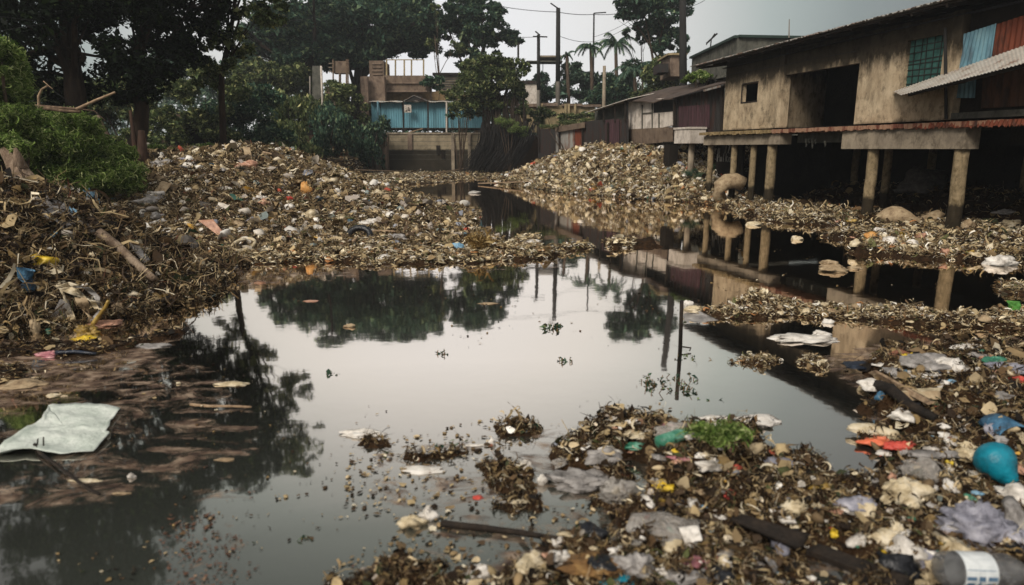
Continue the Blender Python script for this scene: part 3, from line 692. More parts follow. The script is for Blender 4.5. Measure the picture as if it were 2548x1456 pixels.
tree("broadleaf_tree", "tall airy tree in the middle with layered crown and bare lower stem", 68, (1190, 300),
     [(1160, 25, 50, 35), (1200, 50, 55, 35), (1140, 70, 50, 35), (1190, 100, 55, 30), (1250, 105, 45, 28), (1110, 60, 30, 22), (1230, 30, 26, 24), (1180, 0, 40, 20), (1160, 140, 45, 20)],
     17000, .40, L_TEAL, BARKM, .4, trunk_top=(1180, 30), sub=12, sratio=.3, jit=2)
tree("broadleaf_tree", "wide branched tree right of the poles cut by the picture top", 62, (1640, 260),
     [(1600, 20, 60, 30), (1660, 30, 60, 40), (1570, 40, 40, 20), (1640, 80, 50, 35), (1670, 120, 45, 35), (1610, 75, 30, 25), (1680, 160, 34, 26), (1600, -15, 60, 20)],
     12000, .36, L_TEAL, BARKM, .3, trunk_top=(1650, 40), sub=11, sratio=.28, jit=2)
tree("slender_tree", "small slender tree standing left of the wide branched tree", 64, (1607, 250), [(1563, 83, 15, 12), (1598, 90, 14, 20)], 900, .3, L_TEAL, BARKM, .1, sub=5, trunk_top=(1595, 100), limbs=True, jit=.5)
tree("slender_tree", "thin bare-stemmed sapling seen against the bright sky right of the big crown", 66, (1105, 220), [(1077, 110, 18, 14), (1085, 25, 14, 14), (1135, 120, 22, 14)], 700, .3, L_OLIVE, BARKM, .12, sub=5, trunk_top=(1082, 90), jit=.5)
# ---- middle bush tree with its curtain of roots over the water
t = tree("broadleaf_tree", "bushy olive tree leaning over the water with hanging roots below", 54.5, (1235, 345),
     [(1215, 200, 55, 40), (1180, 235, 45, 40), (1255, 220, 50, 45), (1210, 260, 60, 35), (1150, 270, 30, 30), (1275, 180, 40, 35), (1225, 170, 45, 30), (1170, 180, 35, 30), (1290, 250, 25, 35)],
     15000, .30, L_OLIVE, BARK, .55, trunk_top=(1235, 210), sub=12, jit=1.5, bz=2.6)
mb = MB()
for k in range(330):
    u = random.random(); px = 1195 + 138 * u; y = random.choice([53.0, 53.6, 54.3]) + random.uniform(-.3, .3)
    a = Vector(at(px + random.uniform(-6, 6), 300 + random.uniform(0, 40), y)); b = Vector(at(px - 25 - 28 * u - random.uniform(-4, 25), 425 + random.uniform(-22, 12), y - .8)); b.z = max(b.z, -.1)
    m_ = a.lerp(b, .45) + Vector((.35, .1, 0)); r = random.uniform(.012, .035); mb.tube([a, m_, b], [r, r, r * .7], 4, cap=False)
mb.build("root_curtain", surf("roots", ["#0c0a09", "#1c1917", "#34302c"], 9, (1, 1, .3), rough=.9), t)
mb = MB()
for k in range(46):
    px = random.uniform(1200, 1310); a = Vector(at(px, random.uniform(220, 290), 54)); b = Vector(at(px + random.uniform(-8, 8), random.uniform(330, 390), 53.8)); mb.tube([a, a.lerp(b, .5) + Vector((random.uniform(-.2, .2), 0, 0)), b], [.06, .09, .05], 5, cap=False)
mb.build("limbs", BARK, t)
shrub("fern_clump", "bright green fern clump on top of the hanging roots", 52.6, [(1265, 312, 26, 14), (1295, 328, 26, 14), (1245, 300, 14, 8)], 3000, .26, L_BRIGHT, kind='fine')
shrub("bush", "leafy twig hanging in front of the blue shack wall", 54.8, [(1140, 270, 22, 12), (1165, 285, 18, 12), (1120, 290, 12, 8)], 700, .24, L_TEAL)
shrub("bush", "small dark bush on the parapet right of the brown ruined house", 60, [(1085, 205, 28, 16), (1065, 215, 18, 14)], 2200, .26, L_TEAL)
shrub("bush", "reddish olive shrub overhanging the roof of the blue shack", 56.5, [(1130, 235, 26, 14), (1160, 222, 20, 16)], 1600, .24, L_OLIVE)
# ---- vegetation right of centre, behind the poles
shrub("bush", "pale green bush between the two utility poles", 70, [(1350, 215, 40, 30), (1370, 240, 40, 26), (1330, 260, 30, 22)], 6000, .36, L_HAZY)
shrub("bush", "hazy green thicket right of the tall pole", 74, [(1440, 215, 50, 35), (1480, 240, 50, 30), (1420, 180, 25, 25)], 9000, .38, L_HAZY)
shrub("bush", "deep green thicket below the palms", 66, [(1540, 220, 50, 35), (1500, 250, 40, 24), (1590, 200, 50, 40), (1570, 245, 50, 22)], 10000, .36, L_TEAL)
shrub("bush", "olive creeper bush below the wide branched tree", 58, [(1640, 190, 35, 40), (1660, 225, 40, 25), (1620, 235, 40, 20), (1690, 190, 25, 20)], 8000, .30, L_OLIVE)
shrub("bush", "light green plant growing on the dark roof left of the house", 33, [(1735, 195, 22, 11), (1715, 205, 18, 12), (1755, 190, 16, 7), (1740, 183, 16, 7)], 3200, .14, L_BRIGHT)
shrub("bush", "weedy plants in front of the ochre broken wall", 58.4, [(1350, 290, 28, 20), (1410, 295, 25, 14), (1460, 290, 30, 14), (1310, 290, 20, 18)], 3500, .26, L_OLIVE)
shrub("bush", "grassy weeds hanging over the top of the dark corrugated fence", 44, [(1370, 316, 26, 6), (1420, 306, 30, 6), (1480, 299, 26, 6)], 2600, .22, L_OLIVE, kind='fine')
shrub("bush", "low green weeds at the foot of the post left of the stilt house", 28.4, [(1728, 435, 24, 14), (1765, 420, 18, 14), (1715, 455, 18, 10)], 1800, .15, L_TEAL, kind='fine')
shrub("bush", "mossy growth on the slope under the white shed", 36, [(1600, 345, 45, 12), (1640, 350, 30, 12)], 2200, .2, L_OLIVE, kind='fine')

def palm(label, Y, base, top, L, n, mat):
    bx, by, _ = at(base[0], base[1], Y); z0 = gz(bx, by) - .2; tp = Vector(at(top[0], top[1], Y)); b0 = Vector((bx, by, z0))
    t = thing("palm_tree", b0, label, "palm")
    mb = MB(); mb.tube([b0, b0.lerp(tp, .5) + Vector((.2, 0, 0)), tp], [.24, .19, .15], 8); mb.build("trunk", BARKM, t, True)
    kk = Y / 1700
    mb = MB(); V = []; 
    for i in range(n):
        a = 2 * math.pi * i / n + random.uniform(-.2, .2); el = random.uniform(.5, 1.25); ln = L * kk * random.uniform(.8, 1.1)
        prev = tp; d = Vector((math.cos(a) * math.cos(el), math.sin(a) * math.cos(el), math.sin(el)))
        pts = [tp]
        for s in range(9):
            d = (d + Vector((0, 0, -.26))).normalized(); prev = prev + d * ln / 9; pts.append(prev)
        mb.tube(pts, [.03] * 5 + [.015] * 5, 3, cap=False)
        for s in range(1, 10):
            p = pts[s]; d = (pts[s] - pts[s - 1]).normalized(); sd_ = d.cross(Vector((0, 0, 1)))
            if sd_.length < .05: sd_ = Vector((1, 0, 0))
            sd_.normalize()
            for q in range(3):
                for sg in (-1, 1):
                    o_ = p - d * (q * ln / 27); tip = o_ + (sd_ * sg * .55 + d * .35 + Vector((0, 0, -.55 - random.random() * .3))).normalized() * ln * .22 * (1.1 - abs(s / 9 - .45))
                    w_ = d * .035 * Y / 40
                    mb.add([o_ - w_, o_ + w_, tip], [[0, 1, 2]])
    o = mb.build("fronds", mat, t)
    return t
palm("tall palm with arching crown, right of the thin street pole", 66, (1530, 260), (1532, 112), 62, 15, L_TEAL)
palm("palm whose crown hides behind the thin street pole", 68, (1470, 260), (1470, 118), 48, 13, L_TEAL)
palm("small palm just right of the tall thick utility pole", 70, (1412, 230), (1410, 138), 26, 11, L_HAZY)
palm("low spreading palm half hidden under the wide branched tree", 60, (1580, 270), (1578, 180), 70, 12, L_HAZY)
# distant woods closing the horizon
def woods():
    P = []
    N = 60000
    x = rng.uniform(-150, 150, N); y = 92 + rng.uniform(-4, 14, N) + np.abs(x) * .1
    top = 4.5 + 4.0 * (fbm(x, y * .2, 14, 3, 8) + .6) + np.where(np.abs(x + 2) < 11, -2.5, 0) + np.clip(np.abs(x) - 25, 0, 40) * .1
    z = 2.5 + (top) * rng.random(N) ** .7
    S = .75 * np.exp(rng.normal(0, .3, N)); M = rotm(rng.uniform(0, 6.28, N), rng.normal(.2, .6, N), rng.normal(0, .6, N))
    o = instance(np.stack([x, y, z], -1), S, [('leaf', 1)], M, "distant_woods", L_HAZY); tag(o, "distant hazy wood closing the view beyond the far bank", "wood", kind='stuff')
woods()
# ------------------------------------------------------------------ building materials
def plaster(name, base, dirt, ztop=None, zbot=None, scale=1.2):
    """weathered render: blotches, vertical run-off streaks, mould at the head and foot of the wall, eave shade painted into the head"""
    m, n, l, p, o = nt(name)
    geo = n.new("ShaderNodeNewGeometry")
    def noise(sc, st, det=6, rough=.65):
        mp = n.new("ShaderNodeMapping"); mp.inputs["Scale"].default_value = st; z = n.new("ShaderNodeTexNoise")
        z.inputs["Scale"].default_value = sc; z.inputs["Detail"].default_value = det; z.inputs["Roughness"].default_value = rough
        l.new(geo.outputs["Position"], mp.inputs[0]); l.new(mp.outputs[0], z.inputs["Vector"]); return z
    def ramp(src, a, b, ca, cb):
        r = n.new("ShaderNodeValToRGB"); r.color_ramp.elements[0].position = a; r.color_ramp.elements[1].position = b
        r.color_ramp.elements[0].color = (*ca, 1); r.color_ramp.elements[1].color = (*cb, 1); l.new(src, r.inputs[0]); return r
    def mix(f, a, b, ty='MIX'):
        x = n.new("ShaderNodeMix"); x.data_type = 'RGBA'; x.blend_type = ty
        if isinstance(f, float): x.inputs[0].default_value = f
        else: l.new(f, x.inputs[0])
        l.new(a, x.inputs[6]); l.new(b, x.inputs[7]); return x.outputs[2]
    A = noise(scale * 1.6, (1, 1, 1)); c0 = ramp(A.outputs["Fac"], .32, .68, lin(base[0]), lin(base[1]))
    S = noise(scale * 2.2, (1, 1, .3), 10, .78); s0 = ramp(S.outputs["Fac"], .48, .72, (0,) * 3, (.75,) * 3)
    D = noise(scale * 9, (1, 1, .6), 5); dc = ramp(D.outputs["Fac"], .3, .7, lin(dirt[0]), lin(dirt[1]))
    col = mix(s0.outputs[0], c0.outputs[0], dc.outputs[0])
    B = noise(scale * 2.4, (1, 1, .8), 8, .75); b0 = ramp(B.outputs["Fac"], .5, .64, (0,) * 3, (.7,) * 3)
    col = mix(b0.outputs[0], col, dc.outputs[0])
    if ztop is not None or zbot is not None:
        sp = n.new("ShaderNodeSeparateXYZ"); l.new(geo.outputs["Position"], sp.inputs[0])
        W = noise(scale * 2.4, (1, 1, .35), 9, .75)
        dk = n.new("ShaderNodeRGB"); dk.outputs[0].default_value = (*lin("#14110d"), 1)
        for z, w, sg in ((ztop, 1.5, 1), (zbot, .35, -1)):  # head band: mould plus painted shade under the eave; foot band: mould
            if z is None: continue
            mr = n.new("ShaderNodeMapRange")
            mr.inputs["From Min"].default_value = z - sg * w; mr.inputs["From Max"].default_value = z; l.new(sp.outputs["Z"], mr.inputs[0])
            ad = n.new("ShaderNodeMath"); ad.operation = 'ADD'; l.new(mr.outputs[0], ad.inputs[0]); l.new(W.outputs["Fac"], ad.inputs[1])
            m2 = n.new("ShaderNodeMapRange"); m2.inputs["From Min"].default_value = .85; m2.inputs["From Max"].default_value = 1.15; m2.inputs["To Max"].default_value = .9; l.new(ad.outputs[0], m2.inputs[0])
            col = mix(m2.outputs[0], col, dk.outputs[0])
    l.new(col, p.inputs["Base Color"]); p.inputs["Roughness"].default_value = .93; setspec(p, .15)
    bp = n.new("ShaderNodeBump"); bp.inputs["Strength"].default_value = .5; bp.inputs["Distance"].default_value = .03; F_ = noise(18, (1, 1, .7), 6)
    l.new(F_.outputs["Fac"], bp.inputs["Height"]); l.new(bp.outputs[0], p.inputs["Normal"])
    return m
DIRT = ("#17140f", "#3b3428")
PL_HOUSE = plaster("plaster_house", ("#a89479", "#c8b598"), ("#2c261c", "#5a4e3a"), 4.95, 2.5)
PL_CONC = plaster("concrete", ("#85796a", "#a89a85"), ("#39322a", "#62584a"))
PL_COL = plaster("concrete_column", ("#7d6b4c", "#a8926c"), ("#3a3020", "#6a5a40"), None, .35, 2.0)
PL_STILT = plaster("stilt_concrete", ("#78694f", "#a59274"), ("#2c2618", "#57492f"), None, .55, 4.0)
PL_GREY = plaster("render_grey", ("#4e4e48", "#6c6a60"), ("#20201d", "#3a3933"))
PL_PINK = plaster("render_pink", ("#6f5f52", "#8a7868"), ("#352b24", "#574840"))
PL_BROWN = plaster("render_brown", ("#66584c", "#81705f"), ("#3a2e26", "#574740"))
PL_OCHRE = plaster("render_ochre", ("#8f7f60", "#b09d7a"), ("#3d3a26", "#5d5840"))
PL_WHITE = plaster("whitewash", ("#c0b5a8", "#ddd3c8"), ("#5a5048", "#8a7d70"))
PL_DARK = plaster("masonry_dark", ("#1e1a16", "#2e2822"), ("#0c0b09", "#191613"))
PL_BLOCK = plaster("blockwork", ("#867a66", "#a89a80"), ("#5a5142", "#70664f"), None, 1.75, .8)
def metal(name, c, rust, amt=.5, rough=.55):
    m, n, l, p, o = nt(name)
    geo = n.new("ShaderNodeNewGeometry"); mp = n.new("ShaderNodeMapping"); mp.inputs["Scale"].default_value = (1, 1, .25)
    z = n.new("ShaderNodeTexNoise"); z.inputs["Scale"].default_value = 3.2; z.inputs["Detail"].default_value = 8; z.inputs["Roughness"].default_value = .7
    l.new(geo.outputs["Position"], mp.inputs[0]); l.new(mp.outputs[0], z.inputs["Vector"])
    r = n.new("ShaderNodeValToRGB"); e = r.color_ramp.elements
    e[0].position = .30; e[0].color = (*lin(c[0]), 1); e[1].position = .72; e[1].color = (*lin(rust[1]), 1)
    a = r.color_ramp.elements.new(.62 - amt * .25); a.color = (*lin(c[1]), 1); b = r.color_ramp.elements.new(.70 - amt * .2); b.color = (*lin(rust[0]), 1)
    l.new(z.outputs["Fac"], r.inputs[0]); l.new(r.outputs[0], p.inputs["Base Color"]); p.inputs["Roughness"].default_value = rough; setspec(p, .4)
    return m
MT_BLUE = metal("sheet_blue", ("#6fa0ad", "#5c8e9d"), ("#4d7580", "#3d5a60"), .2)
MT_PALE = metal("sheet_pale_blue", ("#87a7ad", "#5f8795"), ("#4a6470", "#2d363a"), .5)
MT_RUST = metal("sheet_rust", ("#5c2a17", "#6f3620"), ("#43200f", "#22140d"), .5, .8)
MT_GREY = metal("sheet_grey", ("#9a968e", "#86837d"), ("#6f5546", "#4a352a"), .5)
MT_WHITE = metal("sheet_white", ("#cfcac2", "#b8b0a4"), ("#8a6a58", "#59402f"), .3)
MT_DARK = metal("sheet_dark", ("#2c2926", "#23201e"), ("#331d16", "#15100d"), .5, .8)
MT_MAROON = metal("sheet_maroon", ("#4a2e33", "#3a2428"), ("#2c1c1a", "#1b1514"), .4, .8)
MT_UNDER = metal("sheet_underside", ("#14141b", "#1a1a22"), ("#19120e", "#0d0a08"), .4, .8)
WOOD = surf("wood_grey", ["#3a2e24", "#6a5746", "#8b765f"], 8, (1, 1, 1), bump=.5)
WOODP = surf("wood_pale", ["#6a5542", "#9a8268", "#b49c80"], 8, bump=.5)
WOODD = surf("wood_dark", ["#120f0c", "#241d17", "#352b21"], 8, bump=.5, rough=.8)
BLACK = surf("void_black", ["#060606", "#0c0b0a"], 3, bump=0)
POLE = surf("pole_grey", ["#57514a", "#7a736a", "#938b80"], 6, (1, 1, .2), bump=.4)
POLED = surf("pole_dark", ["#1c1b1a", "#2c2a28"], 6, (1, 1, .2), bump=.4)
CABLE = surf("cable_black", ["#1a1a1a", "#2a2a2a"], 3, bump=0)

# ------------------------------------------------------------------ the canal line: facade frame of the stilt house and its neighbours
FA = Vector((10.45, 15.9, 0)); FT = Vector((-.25, 1, 0)).normalized(); FN = Vector((-1, -.25, 0)).normalized()
def fp(s, d, z): p = FA + FT * s + FN * d; return Vector((p.x, p.y, z))
def fh(px, py, d=0.0):
    """where the sight line through a pixel meets the facade plane shifted outward by d"""
    v = Vector(ray(px, py)); o = Vector((0, 0, EYE)); q = FA + FN * d
    k = (q - o).dot(FN) / v.dot(FN); p = o + v * k
    return (p - FA).dot(FT), p.z
def fq(px, py, d=0.0): s, z = fh(px, py, d); return fp(s, d, z)
def fbox(mb, s0, s1, d0, d1, z0, z1):
    s0, s1 = min(s0, s1), max(s0, s1)
    return mb.hexa([fp(s0, d1, z0), fp(s0, d0, z0), fp(s1, d0, z0), fp(s1, d1, z0), fp(s0, d1, z1), fp(s0, d0, z1), fp(s1, d0, z1), fp(s1, d1, z1)])
def wallq(mb, c, t, nrm):
    """thick wall from four corners (bl, br, tr, tl), thickness t along -nrm"""
    c = [Vector(p) for p in c]; b = [p - Vector(nrm) * t for p in c]
    return mb.add(c + b, [[0, 1, 2, 3], [7, 6, 5, 4], [1, 0, 4, 5], [2, 1, 5, 6], [3, 2, 6, 7], [0, 3, 7, 4]])
def corr(mb, bl, br, tr, tl, nrm, pitch=.11, amp=.02, rows=6, jag=0.0, sag=0.0, skip=None):
    """corrugated sheet between four corners; ribs run from bottom to top"""
    bl, br, tr, tl, nrm = map(Vector, (bl, br, tr, tl, nrm)); W = (br - bl).length; n = max(8, int(W / pitch * 5)); P = []
    jb = [random.uniform(-jag, jag) for _ in range(n + 1)]
    for i in range(rows + 1):
        v = i / rows; row = []
        for j in range(n + 1):
            u = j / n; p = bl.lerp(br, u).lerp(tl.lerp(tr, u), v) + nrm * (amp * math.cos(u * W / pitch * 2 * math.pi)) - Vector((0, 0, sag * math.sin(math.pi * v)))
            if i == 0 and jag: p += (tl - bl).normalized() * jb[j]
            row.append(p)
        P.append(row)
    if skip is None: return mb.slab(P, .004, nrm)
    b = len(mb.v); m = n + 1
    for row in P: mb.v += [tuple(p) for p in row]
    for i in range(rows):
        for j in range(n):
            c = (P[i][j] + P[i + 1][j + 1]) / 2
            if not skip(c): q = b + i * m + j; mb.f.append([q, q + 1, q + m + 1, q + m])
    return mb
def proj(p):
    y = p.y * CT - (p.z - EYE) * ST; z = p.y * ST + (p.z - EYE) * CT
    return 1274 + FOC * p.x / y, 728 - FOC * z / y

# ---- stilt house
H = thing("stilt_house", fp(5, -2, 0), "weathered beige concrete house on stilts over the water, wide dark doorway", "house")
sL = fh(1800, 300)[0]; sP = fh(1938, 300)[0]; sO = fh(2130, 250)[0]; sW = fh(2248, 200)[0]; sW2 = fh(2338, 200)[0]; sE = fh(2362, 200)[0]; sE2 = fh(2386, 200)[0]
ZT = 5.08; DK = 2.66
w0, w1 = fh(1885, 230)[0], fh(1847, 230)[0]; wz0, wz1 = fh(1866, 252)[1], fh(1866, 208)[1]
mb = MB()
fbox(mb, sP, w0, 0, -.16, DK, ZT); fbox(mb, w1, sL, 0, -.16, DK, ZT); fbox(mb, w0, w1, 0, -.16, DK, wz0); fbox(mb, w0, w1, 0, -.16, wz1, ZT)
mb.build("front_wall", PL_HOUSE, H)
t = MB(); fbox(t, w0 - .02, w1 + .05, .012, -.05, wz0 - .05, wz0); fbox(t, w0 - .02, w1 + .02, .012, -.05, wz1, wz1 + .04); fbox(t, w1, w1 + .05, .014, -.05, wz0, wz1)
wf = t.build("window", WOODD, H)
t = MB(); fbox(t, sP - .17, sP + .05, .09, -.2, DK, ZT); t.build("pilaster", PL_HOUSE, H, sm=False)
# porch: the side wall runs obliquely back into the dark
a = fp(sP - .17, .0, DK); b = fp(fh(2080, 300, -2.4)[0] + .9, -2.6, DK); up = Vector((0, 0, ZT - DK))
P = []
for i in range(13):
    u = i / 12; q = a.lerp(b, u) ; q = q + FN * (-.5 * math.sin(math.pi * u) * .4); P.append([q, q + up * .33, q + up * .66, q + up])
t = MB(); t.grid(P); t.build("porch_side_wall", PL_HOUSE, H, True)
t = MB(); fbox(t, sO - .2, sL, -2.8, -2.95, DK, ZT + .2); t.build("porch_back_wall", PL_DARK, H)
zl = fh(2129, 158)[1]
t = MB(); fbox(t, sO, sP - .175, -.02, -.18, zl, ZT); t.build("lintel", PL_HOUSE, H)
wz = fh(2290, 222)[1]; wt = fh(2290, 96)[1]
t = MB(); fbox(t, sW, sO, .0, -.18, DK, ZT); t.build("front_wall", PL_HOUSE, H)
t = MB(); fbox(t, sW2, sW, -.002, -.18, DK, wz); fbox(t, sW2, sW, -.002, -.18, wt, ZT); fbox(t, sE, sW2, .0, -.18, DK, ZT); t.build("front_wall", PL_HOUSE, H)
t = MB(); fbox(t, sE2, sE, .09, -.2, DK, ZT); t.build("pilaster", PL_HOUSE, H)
M_MESH = surf("net_green", ["#1d3a36", "#2c4f49", "#38615a"], 7, rough=.6)
fr = MB(); fbox(fr, sW2, sW, -.10, -.13, wz, wt); g = fr.build("mesh_window", M_MESH, H)
t = MB()
for i in range(1, 8):
    z = wz + (wt - wz) * i / 8 + random.uniform(-.03, .03); t.beam(fp(sW2, -.09, z), fp(sW, -.09, z + random.uniform(-.03, .03)), .015, .018)
for i in range(1, 6):
    s = sW2 + (sW - sW2) * i / 6; t.beam(fp(s, -.085, wz), fp(s + random.uniform(-.04, .04), -.085, wt), .015, .015)
t.build("grille", POLED, g)
# right end: darker timber and sheet part of the house
sR = -7.0
t = MB(); fbox(t, sR, sE2, -.12, -.25, DK, ZT); t.build("end_wall", PL_DARK, H)
t = MB(); wallq(t, [fq(2366, 200, .05), fq(2464, 176, .05), fq(2480, 58, .05), fq(2398, 84, .05)], .01, FN)
t = MB(); corr(t, fq(2366, 212, .02), fq(2462, 182, .02), fq(2480, 58, .02), fq(2400, 84, .02), FN, .12, .018); t.build("pale_sheet", MT_PALE, H)
t = MB(); corr(t, fq(2464, 182, -.03), fq(2640, 140, -.03), fq(2660, 0, -.03), fq(2482, 60, -.03), FN, .13, .02); t.build("rusty_sheet", MT_RUST, H)
t = MB(); corr(t, fq(2368, 244, .0), fq(2426, 244, .0), fq(2430, 190, .0), fq(2372, 196, .0), FN, .12, .015); t.build("blue_sheet", MT_PALE, H)
t = MB(); corr(t, fp(sR, -.04, fh(2440, 272)[1]), fq(2440, 270, -.04), fq(2445, 180, -.04), fp(sR, -.04, fh(2445, 180)[1]), FN, .2, .02); t.build("brown_sheet", metal("sheet_brown", ("#3a2417", "#4b2f1c"), ("#2a1a10", "#16100b"), .5, .85), H)
t = MB(); fbox(t, sR, sE2 - .02, .12, -.1, DK + .005, fh(2372, 282)[1]); t.build("ledge", PL_GREY, H)
# lean-to canopy
t = MB(); a = fq(2240, 237, 1.25); b = fq(2700, 118, 1.25); c = fq(2700, 60, .05); d = fq(2222, 228, .05)
corr(t, a, b, c, d, (0, 0, 1), .08, .010, 8, jag=.03); t.build("canopy", MT_WHITE, H)
t = MB(); t.beam(fq(2262, 236, 1.1), fq(2690, 128, 1.1), .06, .07); t.build("canopy_beam", WOODD, H)
# roof with its gaps
ea = fh(1716, 166, .75); eb = fh(2330, 4, .75)
def eave(s): return ea[1] + (eb[1] - ea[1]) * (s - ea[0]) / (eb[0] - ea[0])
slots = [(2258, 2316, 35, 49), (2322, 2338, 36, 42), (2340, 2372, 32, 38)]
def gap(c):
    x, y = proj(c); return False
s0, s1 = ea[0], -9.0
t = MB(); a = fp(s1, .75, eave(s1)); b = fp(s0, .75, ea[1]); c = fp(s0, -6.2, ea[1] + 1.0); d = fp(s1, -6.2, eave(s1) + 1.0)
corr(t, a, b, c, d, (0, 0, 1), .13, .022, 24, jag=.05); t.build("roof", MT_GREY, H)
t = MB()
for i in range(9):
    q = i / 8; pa = fp(s1, .6 - 6.5 * q, eave(s1) - .05 + .93 * q); pb_ = fp(s0 - .3, .6 - 6.5 * q, ea[1] - .05 + .93 * q); t.beam(pa, pb_, .06, .06)
for i in range(22):
    s = s0 - .5 - i * 1.0
    if s < s1: break
    t.beam(fp(s, .62, eave(s) - .11), fp(s, -6.0, eave(s) + .82), .05, .08)
t.build("rafters", WOODD, H)
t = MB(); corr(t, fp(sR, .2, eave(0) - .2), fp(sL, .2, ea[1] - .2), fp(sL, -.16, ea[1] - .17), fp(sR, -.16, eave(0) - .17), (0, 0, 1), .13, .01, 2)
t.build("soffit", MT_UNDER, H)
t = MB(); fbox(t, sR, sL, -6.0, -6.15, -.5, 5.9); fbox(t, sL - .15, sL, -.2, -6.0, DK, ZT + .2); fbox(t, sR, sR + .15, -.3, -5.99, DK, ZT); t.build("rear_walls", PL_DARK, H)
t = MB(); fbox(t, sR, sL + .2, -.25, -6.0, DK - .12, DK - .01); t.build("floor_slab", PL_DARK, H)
# deck, beams, stilts
def rough_edge(mb, s0, s1, d0, d1, z0, z1, n=60, j=.03):
    for i in range(n):
        a, b = s0 + (s1 - s0) * i / n, s0 + (s1 - s0) * (i + 1) / n
        k = random.uniform(-j, j); fbox(mb, a, b - .004 * np.sign(s1 - s0), d0 + k, d1, z0 + random.uniform(-j, j * .4), z1 + random.uniform(-.006, .006))
dz = fh(1745, 330, .5)[1]
t = MB(); rough_edge(t, fh(1742, 330, .5)[0], sP - .2, .5, -.26, dz - .1, dz, 46, .035); t.build("deck", PL_COL, H)
t = MB(); rough_edge(t, sP - .24, -1.2, .42, -.26, dz - .1, dz, 90, .03)
t.build("deck", metal("sheet_salmon", ("#8a6a55", "#9b7860"), ("#6a3c2c", "#3c2118"), .5, .8), H)
t = MB(); corr(t, fp(sR, .45, dz - .16), fp(1.2, .45, dz - .12), fp(1.2, .40, dz + .0), fp(sR, .40, dz + .0), FN, .1, .015, 2, jag=.04); t.build("deck_edge_sheet", MT_RUST, H)
b0_ = fh(1752, 350, .3)[0]; b1_ = fh(1942, 350, .3)[0]
t = MB(); fbox(t, b1_, b0_, .32, -.1, fh(1760, 361, .3)[1], dz - .14); t.build("beam", PL_CONC, H)
b2_ = fh(2096, 350, .3)[0]; b3_ = fh(2402, 350, .3)[0]
t = MB(); fbox(t, b3_, b2_, .32, -.1, 1.99, 2.52); t.build("beam", PL_CONC, H)
t = MB(); fbox(t, b2_ + .02, b1_ - .02, -.3, -.55, 2.18, 2.5); t.build("beam", PL_GREY, H)
t = MB(); fbox(t, sR, b3_ - .02, -.9, -1.1, 2.1, 2.52); t.build("beam", PL_DARK, H)
def stilt(px, s, d, r, zt=2.2):
    r = r * .88
    t = MB(); zb = -.4; n = 9
    t.tube([fp(s, d, zb + (zt - zb) * i / n) + Vector((random.uniform(-.012, .012), 0, 0)) for i in range(n + 1)], [r * (1.06 - .06 * i / n) for i in range(n + 1)], 12, jit=.03)
    t.build("stilt", PL_STILT, H, True)
for px, r in ((1766, .125), (1824, .125), (1872, .12), (1917, .175)): stilt(px, fh(px, 430, .1)[0], .1, r)
for px, r in ((2165, .16), (2384, .175)): stilt(px, fh(px, 460, .1)[0], .1, r, 2.05)
s_ = fh(2207, 420, -2.2)[0]; stilt(2207, s_, -2.2, .13, 2.5)
for s_, d_ in ((9.0, -4.6), (5.6, -4.6), (2.2, -4.4), (-2.0, -3.0), (-4, -.2)): stilt(0, s_, d_, .14, 2.5)
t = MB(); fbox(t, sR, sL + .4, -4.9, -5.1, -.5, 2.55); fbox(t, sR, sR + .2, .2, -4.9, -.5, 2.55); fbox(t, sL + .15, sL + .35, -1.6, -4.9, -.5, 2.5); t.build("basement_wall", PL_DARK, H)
def scribble(px, py, d, w, word, mat):
    """chalky writing as thin raised strokes on the wall at depth d"""
    G = {'P': [(0, 0, 0, 1), (0, 1, .6, .9), (.6, .9, .6, .55), (.6, .55, 0, .5)], 'u': [(0, .6, .05, .05), (.05, .05, .5, .05), (.5, .05, .55, .6)], 'l': [(.15, 0, .25, 1)],
         'k': [(0, 0, .05, 1), (.05, .35, .5, .7), (.1, .4, .55, 0)], 'o': [(0, .1, .1, .55), (.1, .55, .5, .5), (.5, .5, .45, 0), (.45, 0, 0, .1)], '/': [(.1, 0, .5, 1)], '2': [(0, .8, .5, .9), (.5, .9, 0, .05), (0, .05, .6, .05)],
         'a': [(0, 0, .1, .5), (.1, .5, .5, .5), (.5, .5, .5, 0), (.5, .05, 0, 0)], '6': [(.4, 1, .05, .4), (.05, .4, .1, 0), (.1, 0, .5, .1), (.5, .1, .4, .45), (.4, .45, .05, .4)], ' ': [], '-': [(0, .4, .5, .45)], ':': [(.2, .1, .25, .2), (.2, .6, .25, .7)]}
    t = MB(); A, B = fh(px, py, d), fh(px + w, py, d); n = len(word); ds = (B[0] - A[0]) / n; hgt = abs(ds) * 1.5
    for i, c in enumerate(word):
        for x0, y0, x1, y1 in G[c]:
            t.beam(fp(A[0] + ds * (i + x0), d, A[1] + hgt * (y0 - .5)), fp(A[0] + ds * (i + x1), d, A[1] + hgt * (y1 - .5)), .012, abs(ds) * .16, FN)
    t.build("wall_writing", mat, H)
CHALK = surf("chalk", ["#8d8a84", "#bdb9b0"], 9, bump=0)
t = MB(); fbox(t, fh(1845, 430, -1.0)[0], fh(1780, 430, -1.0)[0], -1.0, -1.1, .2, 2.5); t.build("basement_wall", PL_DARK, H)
scribble(1785, 392, -.98, 36, "Pulko", CHALK); scribble(1787, 370, -.98, 34, "o /2", CHALK)
scribble(1973, 422, -4.88, 40, "6:lau", CHALK); scribble(1918, 412, -4.88, 26, "aoa", surf("chalk_faint", ["#3d3c39", "#55534e"], 9, bump=0)); scribble(1916, 444, -4.88, 26, "-oa", MATS["chalk_faint"])
